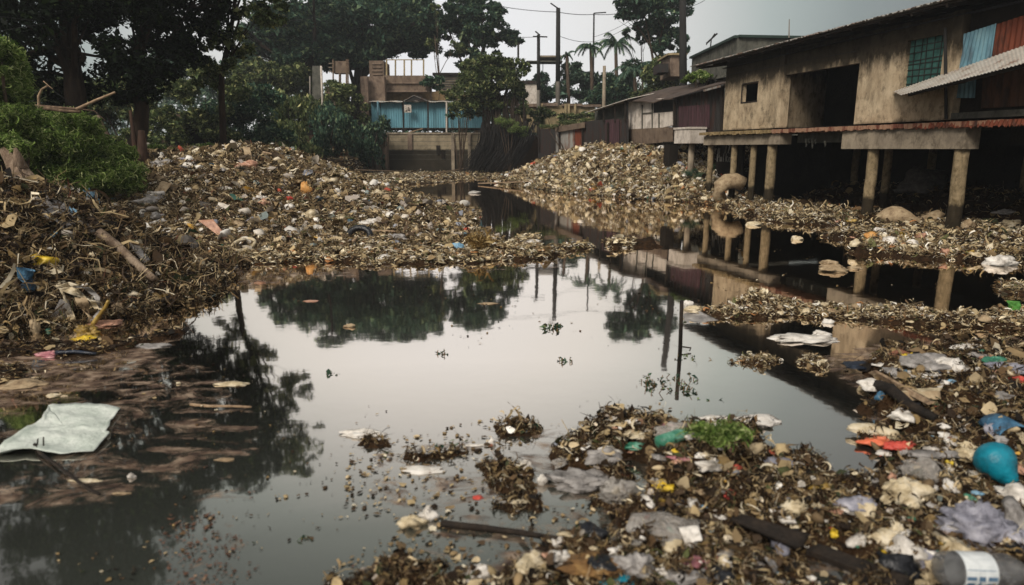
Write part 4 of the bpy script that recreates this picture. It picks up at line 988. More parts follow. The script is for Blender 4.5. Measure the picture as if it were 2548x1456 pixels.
for x, y0, y1 in ((2003, 345, 366), (2010, 345, 358), (2018, 345, 371), (2026, 346, 360), (2050, 350, 366)):
    t = MB(); t.slab([[fq(x, y0, .1), fq(x + 5, y0, .1)], [fq(x + 1, (y0 + y1) / 2, .14), fq(x + 5, (y0 + y1) / 2 + 2, .08)], [fq(x + 2, y1, .1), fq(x + 4, y1 - 3, .12)]], .006, FN); t.build("torn_strip", PL_GREY, H)
t = MB(); t.tube([fq(2352, 70, .16), fq(2353, 180, .16), fq(2354, 296, .16)], .035, 8); t.build("drain_pipe", POLED, H)
t = MB(); t.tube([fq(1800, 190, .12), fq(1860, 176, .1), fq(1935, 165, .14), fq(2060, 140, .1), fq(2130, 128, .12)], .008, 4); t.build("wall_cable", CABLE, H)
# bird-shaped aerial etc stay with the neighbours

# ---- grey flat-roofed house behind the stilt house
B = thing("concrete_building", at(1836, 200, 36), "grey flat-roofed concrete house rising behind the stilt house roof", "house")
c0, c1, c2 = Vector(at(1722, 143, 43)), Vector(at(1836, 94, 35)), Vector(at(2010, 97, 35.4)); zt = c1.z; c0.z = zt; c2.z = zt
t = MB(); z0 = 2
for p, q in ((c0, c1), (c1, c2)):
    nrm = (q - p).cross(Vector((0, 0, 1))).normalized()
    wallq(t, [(p.x, p.y, z0), (q.x, q.y, z0), (q.x, q.y, zt), (p.x, p.y, zt)], .25, nrm)
t.build("wall", PL_GREY, B)
t = MB(); bk = Vector((4, 7, 0)); t.add([c0 + Vector((0, 0, .01)), c1 + Vector((0, 0, .01)), c2 + Vector((0, 0, .01)), c2 + bk, c0 + bk], [[0, 1, 2, 3, 4]]); t.build("roof", PL_DARK, B)
t = MB()
for p, q in ((c0, c1), (c1, c2)): t.beam(p + Vector((0, 0, .06)), q + Vector((0, 0, .06)), .34, .12)
t.build("parapet_cap", surf("cap_green", ["#26332e", "#34453e"], 4), B)
t = MB(); a = Vector(at(1963, 96, 35)); a.z = zt; t.tube([a, Vector(at(1964, 48, 35))], [.035, .02], 6)
tag(t.build("antenna_rod", POLE, None), "thin upright rod on the parapet of the grey flat-roofed house", "antenna")
an = thing("tv_antenna", at(1770, 116, 38.6), "small bent television aerial on the left parapet of the grey house", "antenna")
t = MB(); t.tube([at(1768, 118, 38.6), at(1770, 97, 38.6), at(1779, 84, 38.6)], .035, 5); t.build("mast", POLED, an)
t = MB()
for k in range(5): t.beam(at(1757 + k * 6, 112 - k * 6, 38.6), at(1766 + k * 5, 100 - k * 4, 38.6), .04, .04)
t.beam(at(1757, 108, 38.6), at(1784, 83, 38.6), .05, .05); t.build("elements", POLED, an)

# ---- maroon shed, sign strip, white shed, fences along the canal
def fwall(px0, px1, yt0, yt1, yb0, yb1, d=-.3):
    return [fq(px0, yb0, d), fq(px1, yb1, d), fq(px1, yt1, d), fq(px0, yt0, d)]
S = thing("sheet_shed", fq(1735, 350, -.5), "dark maroon corrugated shed wedged between the white shed and the stilt house", "shed")
t = MB(); corr(t, *fwall(1676, 1803, 242, 214, 350, 352, -.25), FN, .3, .02); t.build("sheet_wall", MT_DARK, S)
t = MB(); corr(t, *fwall(1690, 1765, 265, 260, 322, 318, -.2), FN, .22, .015); t.build("maroon_panel", MT_MAROON, S)
a, b, c, d = fq(1672, 245, .15), fq(1800, 213, .15), fq(1800, 208, -2.5), fq(1690, 232, -2.5); c.z = b.z + .5; d.z = a.z + .5
t = MB(); corr(t, a, b, c, d, (0, 0, 1), .13, .02, 5); t.build("roof", MT_DARK, S)
t = MB(); t.beam(fq(1752, 226, .2), fq(1792, 215, .2), .06, .07); t.build("roof_edge", MT_GREY, S)
t = MB(); t.beam(fq(1678, 246, -.1), fq(1678, 350, -.1), .08, .1); t.beam(fq(1797, 215, -.1), fq(1797, 352, -.1), .1, .1); t.build("post", WOODD, S)
t = MB(); wallq(t, fwall(1690, 1803, 215, 190, 236, 218, -3.0), .1, FN); t.build("upper_wall", PL_DARK, S)
t = MB(); wallq(t, fwall(1735, 1803, 200, 184, 206, 192, -2.9), .08, FN); t.build("upper_ledge", PL_GREY, S)
for k, w in enumerate(("ao", "6a", "o")):
    t = MB()
    q0 = fh(1750 + 13 * k, 208 - 2 * k, -2.85)
    for x0, y0, x1, y1 in ((0, 0, .2, .25), (.2, .25, 0, .3), (0, .3, .22, .5), (.05, 0, .25, .05)): t.beam(fp(q0[0] - x0, -2.86, q0[1] + y0 - .2), fp(q0[0] - x1, -2.86, q0[1] + y1 - .2), .015, .04, FN)
    t.build("wall_writing", MATS["chalk_faint"], S)
t = thing("utility_box", fq(1696, 357, .1), "small off-white concrete box hanging on the maroon shed beside the stilts", "box")
m_ = MB(); s0_, s1_ = fh(1716, 340, .5)[0], fh(1678, 340, .5)[0]; fbox(m_, s0_, s1_, .5, -.2, fh(1697, 357, .5)[1], fh(1697, 322, .5)[1]); m_.build("body", PL_WHITE, t)
m_ = MB(); fbox(m_, s0_ - .04, s1_ + .04, .54, -.22, fh(1697, 322, .5)[1] + .002, fh(1697, 317, .5)[1]); m_.build("lid", PL_WHITE, t)
m_ = MB(); a = fq(1722, 350, .1); m_.tube([(a.x, a.y, gz(a.x, a.y) - .3), a], [.14, .12], 8); tag(m_.build("post", PL_CONC, None, True), "grey round post under the sheds, left of the house stilts", "post")
m_ = MB(); s0_ = fh(1665, 360, .4)[0]; fbox(m_, s0_ - .25, s0_ + .25, .5, .1, .5, fh(1665, 357, .4)[1]); fbox(m_, s0_ - .3, s0_ + .3, .55, .05, fh(1665, 357, .4)[1] + .002, fh(1665, 357, .4)[1] + .07)
tag(m_.build("concrete_stub", PL_DARK, None), "dark concrete stub with pale top on the right heap below the white box", "pier")

S = thing("white_shed", fq(1618, 330, -.5), "whitewashed shed with a dark window opening and sagging brown roof", "shed")
P = []
for i in range(11):
    u = i / 10; x = 1564 + 112 * u; yb = 325 + 4 * math.sin(u * 3) - 14 * u * (u > .5) ; yt = 252 - 10 * u
    P.append([fq(x, yt, -.35), fq(x, yb, -.35)])
t = MB(); t.slab(P, .12, FN); t.build("wall", PL_WHITE, S)
t = MB(); wallq(t, fwall(1626, 1674, 250, 243, 281, 277, -.33), .04, FN); w_ = t.build("window", BLACK, S)
t = MB(); t.beam(fq(1648, 246, -.3), fq(1648, 279, -.3), .05, .04, FN); t.build("frame", WOODD, w_)
t = MB()
for (x0, y0, x1, y1) in ((1598, 262, 1598, 322), (1623, 252, 1623, 322), (1598, 282, 1624, 280), (1640, 282, 1640, 318)): t.beam(fq(x0, y0, -.32), fq(x1, y1, -.32), .03, .07, FN)
t.build("wall_joints", PL_GREY, S)
t = MB(); Pr = []
for i in range(13):
    u = i / 12; x = 1552 + 128 * u; y = 252 - 8 * u + 7 * math.exp(-((u - .55) / .14) ** 2)
    a = fq(x, y, .05); b = fq(x, y, .05) - FN * 2.6 + Vector((0, 0, .75)); m_ = a.lerp(b, .5) + Vector((0, 0, .05)); Pr.append([a, m_, b])
t.slab(Pr, .05); t.build("roof", metal("roof_brown", ("#5c4d42", "#4c4038"), ("#3c2f28", "#27201b"), .5, .85), S)
t = MB(); wallq(t, fwall(1562, 1676, 322, 316, 362, 352, -.3), .2, FN); t.build("footing", PL_BROWN, S)
t = MB(); a = fq(1561, 245, .0); b = fq(1561, 358, .0); t.beam(a, b, .08, .08); t.build("post", POLED, S)
t = MB(); t.beam(fq(1565, 235, .0), fq(1565, 252, .0), .06, .06)

A = thing("lean_to", fq(1510, 320, -.5), "open lean-to with a thin bright tilted sheet roof left of the white shed", "shed")
t = MB(); a, b = fq(1455, 281, .3), fq(1564, 246, .3); corr(t, a, b, b - FN * 2.4 + Vector((0, 0, .5)), a - FN * 2.4 + Vector((0, 0, .45)), (0, 0, 1), .14, .02, 4); t.build("roof", MT_WHITE, A)
t = MB(); wallq(t, fwall(1480, 1562, 275, 255, 302, 298, -.5), .1, FN); t.build("wall", PL_GREY, A)
for x in (1502, 1530, 1556):
    t = MB(); t.beam(fq(x, 305, .1), fq(x, 268 - (x - 1502) * .3, .1), .07, .07); t.build("post", WOODD, A)

F_ = thing("corrugated_fence", fq(1450, 360, 0), "patched dark corrugated fence along the canal above the right heap", "fence")
segs = [(1340, 1392, 322, 318, 400, 395, MT_DARK, "dark"), (1384, 1430, 330, 322, 380, 372, MT_GREY, "grey"), (1428, 1450, 318, 308, 372, 366, MT_RUST, "rust"), (1448, 1475, 305, 300, 366, 364, MT_DARK, ""), (1475, 1512, 300, 297, 362, 360, MT_DARK, ""), (1508, 1540, 298, 296, 362, 362, MT_MAROON, ""), (1538, 1564, 298, 296, 362, 362, MT_DARK, "")]
for i, (x0, x1, a_, b_, c_, d_, m_, _) in enumerate(segs):
    t = MB(); corr(t, *fwall(x0, x1, a_, b_, c_, d_, .02 + .03 * (i % 2)), FN, .28, .03); t.build("sheet", m_, F_)
t = MB(); wallq(t, fwall(1382, 1452, 316, 304, 330, 318, .25), .08, FN); t.build("top_board", PL_BROWN, F_)
t = MB()
for x in (1342, 1392, 1450, 1512): t.beam(fq(x, 380, .12), fq(x, 305, .12), .1, .1)
t.build("posts", WOODD, F_)
t = MB(); s0_ = fh(1409, 380, .35)[0]; wallq(t, fwall(1402, 1425, 372, 370, 388, 384, .4), .06, FN); tag(t.build("board", PL_WHITE, None), "whitish board lying against the foot of the grey corrugated fence", "board")

# ---- far side: blue shack, block wall, brown ruins
def ybox(mb, px0, px1, pyt, pyb, Y, depth):
    a, b = at(px0, pyb, Y), at(px1, pyt, Y); return mb.box(a[0], b[0], Y, Y + depth, a[2], b[2])
W = thing("retaining_wall", at(1080, 425, 58), "block retaining wall with black tide line below the blue shack", "wall")
t = MB(); ybox(t, 960, 1200, 333, 445, 58.0, .4); t.build("blockwork", PL_BLOCK, W)
t = MB(); ybox(t, 958, 1200, 330, 334, 57.9, .6); t.build("coping", PL_CONC, W)
for x in (962, 1018, 1127, 1168):
    t = MB(); ybox(t, x - 3, x + 3 + (x == 1018) * 4, 334, 440 if x != 1018 else 374, 57.85, .15); t.build("buttress", PL_PINK if x < 1020 else PL_CONC, W)
t = MB(); ybox(t, 1086, 1094, 362, 384, 57.9, .1); ybox(t, 1098, 1106, 374, 394, 57.9, .1); t.build("drain_opening", PL_DARK, W)
t = MB()
for r_ in range(1, 9):
    z = 4.0 - r_ * .36; t.box(at(965, 400, 58)[0], at(1195, 400, 58)[0], 57.994, 58.0, z, z + .025)
t.build("block_joints", PL_GREY, W)
W = thing("retaining_wall", at(910, 420, 57), "pinkish eroded retaining wall under creepers left of the block wall", "wall")
a, b = at(868, 430, 56.8), at(960, 335, 56.8)
P = [[(a[0] + (b[0] - a[0]) * i / 14, 56.8 + .15 * math.sin(i * 1.7), -.3 + (b[2] + .3 + .25 * math.sin(i * 2.3)) * j / 10) for j in range(11)] for i in range(15)]
t = MB(); t.slab(P, .5, (0, -1, 0)); t.build("masonry", PL_PINK, W)

S = thing("blue_shack", at(1060, 330, 59), "long blue corrugated shack on stilts above the block wall with a pasted notice", "shack")
t = MB(); z0, z1 = at(1000, 318, 59)[2], at(1000, 252, 59)[2]
for i, (x0, x1) in enumerate(((926, 948), (950, 1002), (1006, 1064), (1066, 1112), (1116, 1200))):
    t = MB(); a, b = at(x0, 318, 59 + .05 * (i % 2)), at(x1, 318, 59 + .05 * (i % 2)); corr(t, (a[0], a[1], z0), (b[0], b[1], z0), (b[0], b[1], z1), (a[0], a[1], z1), (0, -1, 0), .2, .02); t.build("sheet_wall", MT_BLUE, S)
t = MB(); ybox(t, 920, 1200, 250, 318, 61.5, .2); t.build("rear_wall", PL_DARK, S)
t = MB(); ybox(t, 930, 1200, 317.5, 323, 59.2, 2.0); t.build("floor", WOODD, S)
t = MB(); a, b = at(918, 252, 58.4), at(1180, 252, 58.4); zz = a[2]
P = [[(a[0] + (b[0] - a[0]) * i / 30, 58.4 + 3.4 * j / 3, zz + .03 * math.sin(i * 1.3) + .25 * j / 3) for i in range(31)] for j in range(4)]
t.slab(P, .06); t.build("roof", MT_WHITE, S)
t = MB(); c = Vector(at(1030, 239, 58.2)); l_, r_ = Vector(at(1008, 251, 58.2)), Vector(at(1060, 251, 58.2)); t.add([l_, r_, c, l_ + Vector((0, 2, .2)), r_ + Vector((0, 2, .2)), c + Vector((0, 2, .2))], [[0, 1, 2], [0, 2, 5, 3], [1, 4, 5, 2]]); t.build("gable", MT_DARK, S)
t = MB(); t.beam(l_ + Vector((-.1, .1, .0)), c + Vector((0, .1, .05)), .4, .04); t.beam(c + Vector((0, .1, .05)), r_ + Vector((.1, .1, 0)), .4, .04); t.build("gable_trim", MT_GREY, S)
for x, m_ in ((1004, POLED), (1065, WOODD), (1111, PL_WHITE), (1170, PL_CONC), (940, MT_PALE)):
    t = MB(); t.beam(at(x, 333 if x < 1120 else 300, 58.3), at(x, 252, 58.3), .12, .12); t.build("post", m_, S)
t = MB(); ybox(t, 1006, 1023, 261, 280, 58.25, .03); n_ = t.build("notice", PL_WHITE, S)
t = MB()
for (x, y, w, h) in ((1008, 270, 3, 1.2), (1012, 273, 1.4, 4), (1016, 266, 1.3, 9), (1019, 270, 1.3, 7), (1015, 275, 6, 1.2), (1009, 275, 3, 3)): ybox(t, x, x + w, y, y + h, 58.235, .012)
t.build("notice_marks", POLED, n_)
t = MB(); t.beam(at(1008, 332, 58.2), at(1052, 320, 58.2), .07, .07); t.build("prop", WOODP, S)

R_ = thing("ruined_house", at(1000, 225, 62), "brown ruined masonry house with railing posts above the blue shack", "house")
t = MB(); ybox(t, 955, 1058, 188, 226, 62, 5); t.build("wall", PL_BROWN, R_)
t = MB(); ybox(t, 952, 1061, 205, 208, 61.8, .3); ybox(t, 952, 1062, 225, 229, 61.8, .4); t.build("ledge", PL_PINK, R_)
t = MB(); ybox(t, 921, 954, 151, 228, 62.2, 3); t.build("tower", PL_BROWN, R_)
t = MB()
for i in range(7): ybox(t, 924 + (i % 2) * 3, 950, 157 + i * 9, 160 + i * 9, 62.1, .1)
t.build("tower_mouldings", PL_PINK, R_)
t = MB(); ybox(t, 905, 956, 190, 262, 61.0, .8); t.build("side_wall", PL_PINK, R_)
t = MB(); ybox(t, 902, 914, 190, 330, 60.2, .5); t.build("pillar", PL_PINK, R_)
t = MB(); ybox(t, 915, 1200, 228, 300, 62.8, .8); t.build("lower_wall", plaster("brick_patchy", ("#6e5a44", "#8a7352"), ("#3c3226", "#57503a")), R_)
for x in (962, 984, 1006, 1024, 1054):
    t = MB(); t.beam(at(x, 188, 62.1), at(x, 148, 62.1), .12, .12); t.build("railing_post", PL_OCHRE, R_)
t = MB(); t.beam(at(960, 149, 62.1), at(1056, 149, 62.1), .07, .07); t.build("rail", PL_OCHRE, R_)
S = thing("stair_block", at(1120, 230, 64), "grey stepped concrete block with dark slab top right of the ruined house", "building")
t = MB(); ybox(t, 1084, 1150, 186, 228, 65, 3); t.build("body", PL_CONC, S)
t = MB()
for i in range(6): ybox(t, 1100, 1148, 190 + i * 6, 192 + i * 6, 64.9, .1)
t.build("steps", PL_GREY, S)
t = MB(); ybox(t, 1076, 1152, 181, 187, 64.6, 3.6); t.build("roof_slab", PL_DARK, S)
S = thing("small_tower", at(845, 240, 59), "small brown board tower on thin posts above the left bushes", "tower")
t = MB(); ybox(t, 828, 862, 152, 182, 59, 1); t.build("cabin", PL_BROWN, S)
t = MB(); ybox(t, 818, 868, 208, 222, 59.1, 1); ybox(t, 812, 832, 215, 262, 59.3, .8); t.build("base", PL_PINK, S)
for x in (829, 846, 862, 866):
    t = MB(); t.beam(at(x, 262, 58.9), at(x, 148 if x != 846 else 182, 58.9), .1 if x != 846 else .4, .1); t.build("post", WOOD, S)
t = MB()
for y in (158, 168, 178): t.beam(at(818, y, 58.9), at(829, y, 58.9), .06, .06)
t.build("rungs", PL_CONC, S)
t = MB(); t.tube([at(804, 300, 56.5), at(802, 240, 56.5), at(799, 164, 56.5)], .085, 8); tag(t.build("white_pole", PL_WHITE, None, True), "bright white slender pole standing in front of the big dark trunk", "pole")
t = MB(); t.tube([at(772, 260, 58), at(771, 190, 58)], .06, 6); tag(t.build("thin_pole", POLE, None, True), "thin grey stick pole left of the white slender pole", "pole")
t = MB(); wallq(t, [at(777, 262, 60), at(798, 262, 60), at(798, 164, 60), at(777, 164, 60)], .1, (0, -1, 0)); tag(t.build("screen", PL_GREY, None), "tall grey board screen standing between the dark trunk and the white pole", "screen")
S = thing("brick_hut", at(445, 350, 40), "low dark brick hut with a black opening among the left bushes", "hut")
t = MB(); ybox(t, 418, 500, 298, 360, 40, 3); t.build("wall", PL_DARK, S)
t = MB(); ybox(t, 437, 484, 284, 294, 39.8, .3); ybox(t, 430, 484, 318, 330, 39.8, .2); t.build("brick_band", PL_PINK, S)
t = MB(); ybox(t, 442, 476, 332, 350, 39.78, .1); t.build("opening", BLACK, S)
t = MB(); ybox(t, 426, 434, 330, 362, 39.7, .3); t.build("post", PL_PINK, S)
# ochre walls right of centre
W = thing("broken_wall", at(1360, 300, 60), "ochre broken garden wall behind the weeds, between the hanging roots and the lean-to", "wall")
t = MB(); ybox(t, 1290, 1480, 262, 330, 60.5, .4); t.build("wall", PL_OCHRE, W)
for (x0, x1, y0, y1) in ((1288, 1340, 258, 266), (1345, 1388, 256, 264), (1398, 1450, 258, 264), (1450, 1496, 260, 266)):
    t = MB(); ybox(t, x0, x1, y0, y1, 60.2, .9); t.build("coping", PL_PINK, W)
for x in (1404, 1412, 1345, 1428):
    t = MB(); ybox(t, x, x + 6, 258, 300, 60.1, .3); t.build("pillar", PL_OCHRE, W)
S = thing("grey_shed", at(1320, 200, 66), "small pale building glimpsed behind the bushes left of the poles", "building")
t = MB(); ybox(t, 1296, 1340, 206, 262, 66, 4); t.build("wall", PL_WHITE, S)
t = MB(); ybox(t, 1290, 1345, 201, 207, 65.8, 4.5); t.build("roof", MT_DARK, S)
S = thing("open_shelter", at(1380, 180, 72), "dark flat-roofed open shelter at the foot of the tall pole", "shelter")
t = MB(); ybox(t, 1344, 1400, 138, 142, 72, 3); t.build("roof", PL_CONC, S)
for x in (1350, 1396):
    t = MB(); ybox(t, x, x + 2, 142, 200, 72.3, .3); t.build("post", PL_GREY, S)
t = MB(); ybox(t, 1310, 1400, 151, 154, 71, 2); t.build("lower_roof", PL_GREY, S)
t = MB(); ybox(t, 1287, 1292, 107, 150, 66, .3); tag(t.build("wooden_post", WOODD, None), "short dark post poking out of the round tree crown", "post")
S = thing("pink_house", at(1680, 170, 48), "small pinkish plaster house fragment under the branched tree", "house")
t = MB(); ybox(t, 1666, 1706, 136, 190, 48, 3); t.build("wall", PL_PINK, S)
t = MB(); ybox(t, 1662, 1710, 132, 137, 47.8, 3.4); t.build("roof", PL_OCHRE, S)
t = MB(); ybox(t, 1640, 1664, 158, 180, 47.5, 2); t.build("annex", MT_DARK, S)

# ---- poles and wires
def pole(name, label, px, pyt, pyb, Y, r, mat, arm=None, lean=0, mat2=None, split=None):
    a = Vector(at(px, pyb, Y)); b = Vector(at(px + lean, pyt, Y)); a.z = min(a.z, gz(a.x, a.y)) - .2
    t_ = thing(name, a, label, "utility pole"); t = MB(); t.tube([a, a.lerp(b, .5), b], [r * 1.15, r, r * .8], 10); t.build("shaft", mat, t_, True)
    if split:
        s = a.lerp(b, split); t = MB(); t.tube([s, s.lerp(b, .5), b + Vector((0, 0, .05))], [r * 1.05, r * .97, r * .9], 10); t.build("upper_shaft", mat2, t_, True)
    if arm:
        t = MB()
        for (x0, y0, x1, y1) in arm: t.beam(at(x0, y0, Y - .15), at(x1, y1, Y - .15), .08, .1)
        t.build("crossarm", POLED, t_)
    return t_
pole("utility_pole", "tallest thick dark pole standing alone against the sky", 1388, 22, 330, 63, .21, POLE, [(1370, 8, 1390, 22)], 1, POLED, .45)
pole("utility_pole", "shorter pole with a flat crossarm, left of the tallest thick pole", 1340, 88, 350, 60, .15, POLE, [(1326, 91, 1362, 92), (1332, 78, 1344, 88)], 0, POLED, .5)
pole("street_pole", "thin street pole with a short arm between the palms", 1478, 33, 190, 72, .10, POLED, [(1478, 33, 1508, 31)])
pole("utility_pole", "pale concrete post in front of the deep green thicket", 1504, 164, 240, 62, .17, PL_CONC, None, 0)
pole("utility_pole", "leaning dark pole left of the grey flat-roofed house, cut by the picture top", 1712, -60, 160, 40, .22, POLED, None, -14)
def cable(label, pts, Y, r=.02, sag=0):
    P = []; 
    for i in range(len(pts) - 1):
        for k in range(10):
            u = k / 10; x = pts[i][0] + (pts[i + 1][0] - pts[i][0]) * u; y = pts[i][1] + (pts[i + 1][1] - pts[i][1]) * u + sag * 4 * u * (1 - u)
            P.append(at(x, y, (Y[i] + (Y[i + 1] - Y[i]) * u)))
    P.append(at(pts[-1][0], pts[-1][1], Y[-1])); t = MB(); t.tube(P, r, 4); tag(t.build("overhead_cable", CABLE, None), label, "cable")
cable("long upper cable running from the airy tree over the tallest pole to the branched tree", [(1240, 15), (1388, 30), (1478, 36), (1560, 30)], [66, 63, 70, 64], .028, 3)
cable("thin cable from the shorter pole's crossarm towards the left", [(1245, 92), (1340, 92)], [64, 60], .022, 1)
cable("cable sagging from the tallest pole to the branched tree above the palms", [(1388, 88), (1478, 104), (1580, 55)], [63, 70, 64], .022, 6)
cable("thin cable rising steeply to the branched tree right of the street pole", [(1478, 92), (1570, 50)], [70, 64], .02, 4)
cable("cable leaving the leaning pole at the picture top", [(1704, 18), (1750, 3), (1790, -40)], [40, 39, 38], .015, 3)
cable("slack cable from the upper left corner into the dark trees", [(-60, 30), (90, 52)], [15, 17], .008, 2)
cable("lower cable from the left picture edge into the dark trees", [(-60, 84), (110, 58)], [15, 17], .008, 2)
cable("cable crossing in front of the big round crown", [(810, 38), (720, 52), (640, 60)], [50, 50, 50], .02, 2)
# ------------------------------------------------------------------ individual rubbish
def plastic(name, cols, rough=.45, scale=9, alpha=1.0, bump=.35, spec=.45, contrast=(.3, .7)): return surf(name, cols, scale, rough=rough, bump=bump, alpha=alpha, spec=spec, contrast=contrast)
K = {
 'white': plastic("film_white", ["#8f877c", "#d9d2c8", "#efeae2"]), 'cream': plastic("film_cream", ["#7d6a4d", "#c9b896", "#e3d8c2"]), 'grey': plastic("film_grey", ["#57534f", "#8f8a86", "#b5b0ab"]),
 'lilac': plastic("film_lilac", ["#5d5c66", "#8c8b96", "#b9b6bc"]), 'clear': plastic("film_clear", ["#8b857d", "#bdb6ad", "#e5dfd6"], .18, alpha=.5, spec=.8, bump=.8), 'yellow': plastic("film_yellow", ["#a8801a", "#d9b62a", "#e8cc52"]),
 'ochre': plastic("film_ochre", ["#5f4a1c", "#9a7c34", "#c8aa5a"]), 'blue': plastic("film_blue", ["#1f3a4c", "#3a6684", "#5a8cab"], bump=.7), 'skyblue': plastic("film_sky", ["#5a7f98", "#7fa9c4", "#97bcd2"]),
 'red': plastic("film_red", ["#8c2a22", "#c2473a", "#d96a58"]), 'orange': plastic("film_orange", ["#b8502e", "#e0734e", "#ef9878"]), 'pink': plastic("film_pink", ["#7d4a50", "#b3737a", "#d6a7a4"]), 'salmon': plastic("film_salmon", ["#8a6350", "#b98b72", "#d0a88e"]),
 'teal': plastic("shell_teal", ["#24403f", "#0b5866", "#0a7488", "#0d8498"], .42, 7, bump=.2, spec=.4), 'cyan': plastic("film_cyan", ["#0c5f70", "#1689a0", "#3aa4b8"]), 'green': plastic("film_green", ["#1d4a38", "#3b7a62", "#7fb39c"], .3), 'leafgreen': plastic("film_leafgreen", ["#2f5a24", "#4f8a38", "#6ea552"]),
 'black': plastic("film_black", ["#08080a", "#121317", "#1f2126"], .3, spec=.5), 'navy': plastic("film_navy", ["#10141c", "#1d2533", "#303b4c"], .3), 'brown': plastic("husk_brown", ["#3e2a16", "#7a5a34", "#a0804e"], .9), 'orangefoam': plastic("film_orangefoam", ["#a5703c", "#c9924e", "#dcb074"], .7),
 'slate': plastic("film_slate", ["#3a3633", "#544f4a", "#6d6660"], .8), 'tan': plastic("cloth_tan", ["#6e5a42", "#a08a6c", "#bba888"], .8), 'sheetwhite': plastic("cloth_sheet", ["#a9b3a8", "#c9d0c6", "#dfe3da"], .6, 5),
}
def pxm(px, py, base): return (Vector(base) - Vector((0, 0, EYE))).length / FOC * 1.0
def blob_mesh(seed, w, d, h, crease=.28, nu=30, nv=18, spikes=0, flat=.5, lobes=.22, fine=.08):
    r = random.Random(seed); off = Vector((r.uniform(-50, 50), r.uniform(-50, 50), r.uniform(-50, 50))); V = []; F = []
    sp = [(r.uniform(0, 6.28), r.uniform(.3, 1.2), r.uniform(.15, .35)) for _ in range(spikes)]
    for i in range(nv + 1):
        ph = math.pi * i / nv
        for j in range(nu):
            th = 2 * math.pi * j / nu; n = Vector((math.sin(ph) * math.cos(th), math.sin(ph) * math.sin(th), math.cos(ph)))
            k = 1 + lobes * mnoise.noise(n * 1.3 + off) * 2 - crease * (1 - min(1, abs(mnoise.noise(n * 2.3 + off)) * 3.5)) * .55 - crease * .5 * (1 - min(1, abs(mnoise.noise(n * 5.1 + off)) * 4)) + fine * mnoise.noise(n * 7 + off) * 2 + fine * .5 * mnoise.noise(n * 15 + off)
            for a, e, s in sp:
                q = n.dot(Vector((math.cos(a) * math.cos(e), math.sin(a) * math.cos(e), math.sin(e))))
                if q > .86: k += s * ((q - .86) / .14) ** 2
            p = n * max(.2, k)
            if p.z < -flat * .6: p.z = -flat * .6 + (p.z + flat * .6) * .1
            V.append((p.x * w / 2, p.y * d / 2, p.z * h / 1.6))
    for i in range(nv):
        for j in range(nu):
            F.append((i * nu + j, (i + 1) * nu + j, (i + 1) * nu + (j + 1) % nu, i * nu + (j + 1) % nu))
    V = np.array(V); V[:, 2] -= V[:, 2].min(); return V, np.array(F)
def rot2(V, a):
    c, s = math.cos(a), math.sin(a); W_ = V.copy(); W_[:, 0] = V[:, 0] * c - V[:, 1] * s; W_[:, 1] = V[:, 0] * s + V[:, 1] * c; return W_
_sd = [100]
def bag(px, py, w, h, mat, label, name="plastic_bag", cat="bag", dr=.7, rot=0, parent=None, sink=.12, **kw):
    """a crumpled piece w x h pixels large, centred at the pixel, resting on what is there"""
    _sd[0] += 1; b = hit(px, py + h * .38); s = pxm(px, py, b); W_, D_ = w * s, w * s * dr
    el = math.atan2(EYE - b.z, b.y); H_ = max(.015, (h * s - D_ * math.sin(el) * .8) / math.cos(el)) if h * s > D_ * math.sin(el) else h * s * .55
    if h * s < D_ * math.sin(el): D_ = h * s / math.sin(el) * .75; H_ = h * s * .5
    V, F = blob_mesh(_sd[0], W_, D_, H_, **kw); V = rot2(V, rot); V += np.array(b) + np.array([0, D_ * .25, -H_ * sink])
    o = npmesh(name, V, F, K[mat] if isinstance(mat, str) else mat, parent, True, tuple(b))
    if parent is None: tag(o, label, cat)
    return o
def plate(corners, mat, label, name="board", cat="board", th=.012, wave=.0, nu=10, nv=8, lift=.02, zs=None, ragged=0.0, arch=0.0, parent=None, frq=6, plane=None):
    """a sheet or board through four pixels (tl, tr, br, bl), laid on the surface there; zs raises the corners"""
    C4 = []
    medy = np.median([hit(x, y).y for x, y in corners[2:]])
    for i, (x, y) in enumerate(corners):
        if zs is not None:
            base = hit(*plane) if plane else hit((corners[2][0] + corners[3][0]) / 2, (corners[2][1] + corners[3][1]) / 2)
            v = Vector(ray(x, y)); k = (base.y + zs[i]) / v.y; C4.append(Vector((0, 0, EYE)) + v * k)
        else:
            p = hit(x, y)
            if abs(p.y - medy) > .3 * medy: v = Vector(ray(x, y)); p = Vector((0, 0, EYE)) + v * (medy * 1.12 / v.y)
            C4.append(p + Vector((0, 0, lift)))
    tl, tr, br, bl = C4; sc = (tr - tl).length; P = []; off = random.uniform(0, 90)
    nrm = (tr - tl).cross(bl - tl).normalized(); nrm = nrm if nrm.z > 0 else -nrm
    for i in range(nv + 1):
        v = i / nv; row = []
        for j in range(nu + 1):
            u = j / nu; uu = u + (ragged * mnoise.noise(Vector((v * 5, off, 1))) * (abs(u - .5) * 2)); vv = v + ragged * mnoise.noise(Vector((u * 5, off, 7))) * (abs(v - .5) * 2)
            p = tl.lerp(tr, uu).lerp(bl.lerp(br, uu), vv)
            p += nrm * (wave * sc * mnoise.noise(Vector((u * frq, v * frq, off))) + arch * sc * math.sin(math.pi * u)); row.append(p)
        P.append(row)
    t = MB(); t.slab(P, th, nrm); o = t.build(name, K[mat] if isinstance(mat, str) else mat, parent, True)
    for pg in o.data.polygons: pg.use_smooth = (abs(pg.normal.z) > .3) if zs is None else True
    if parent is None: tag(o, label, cat)
    return o
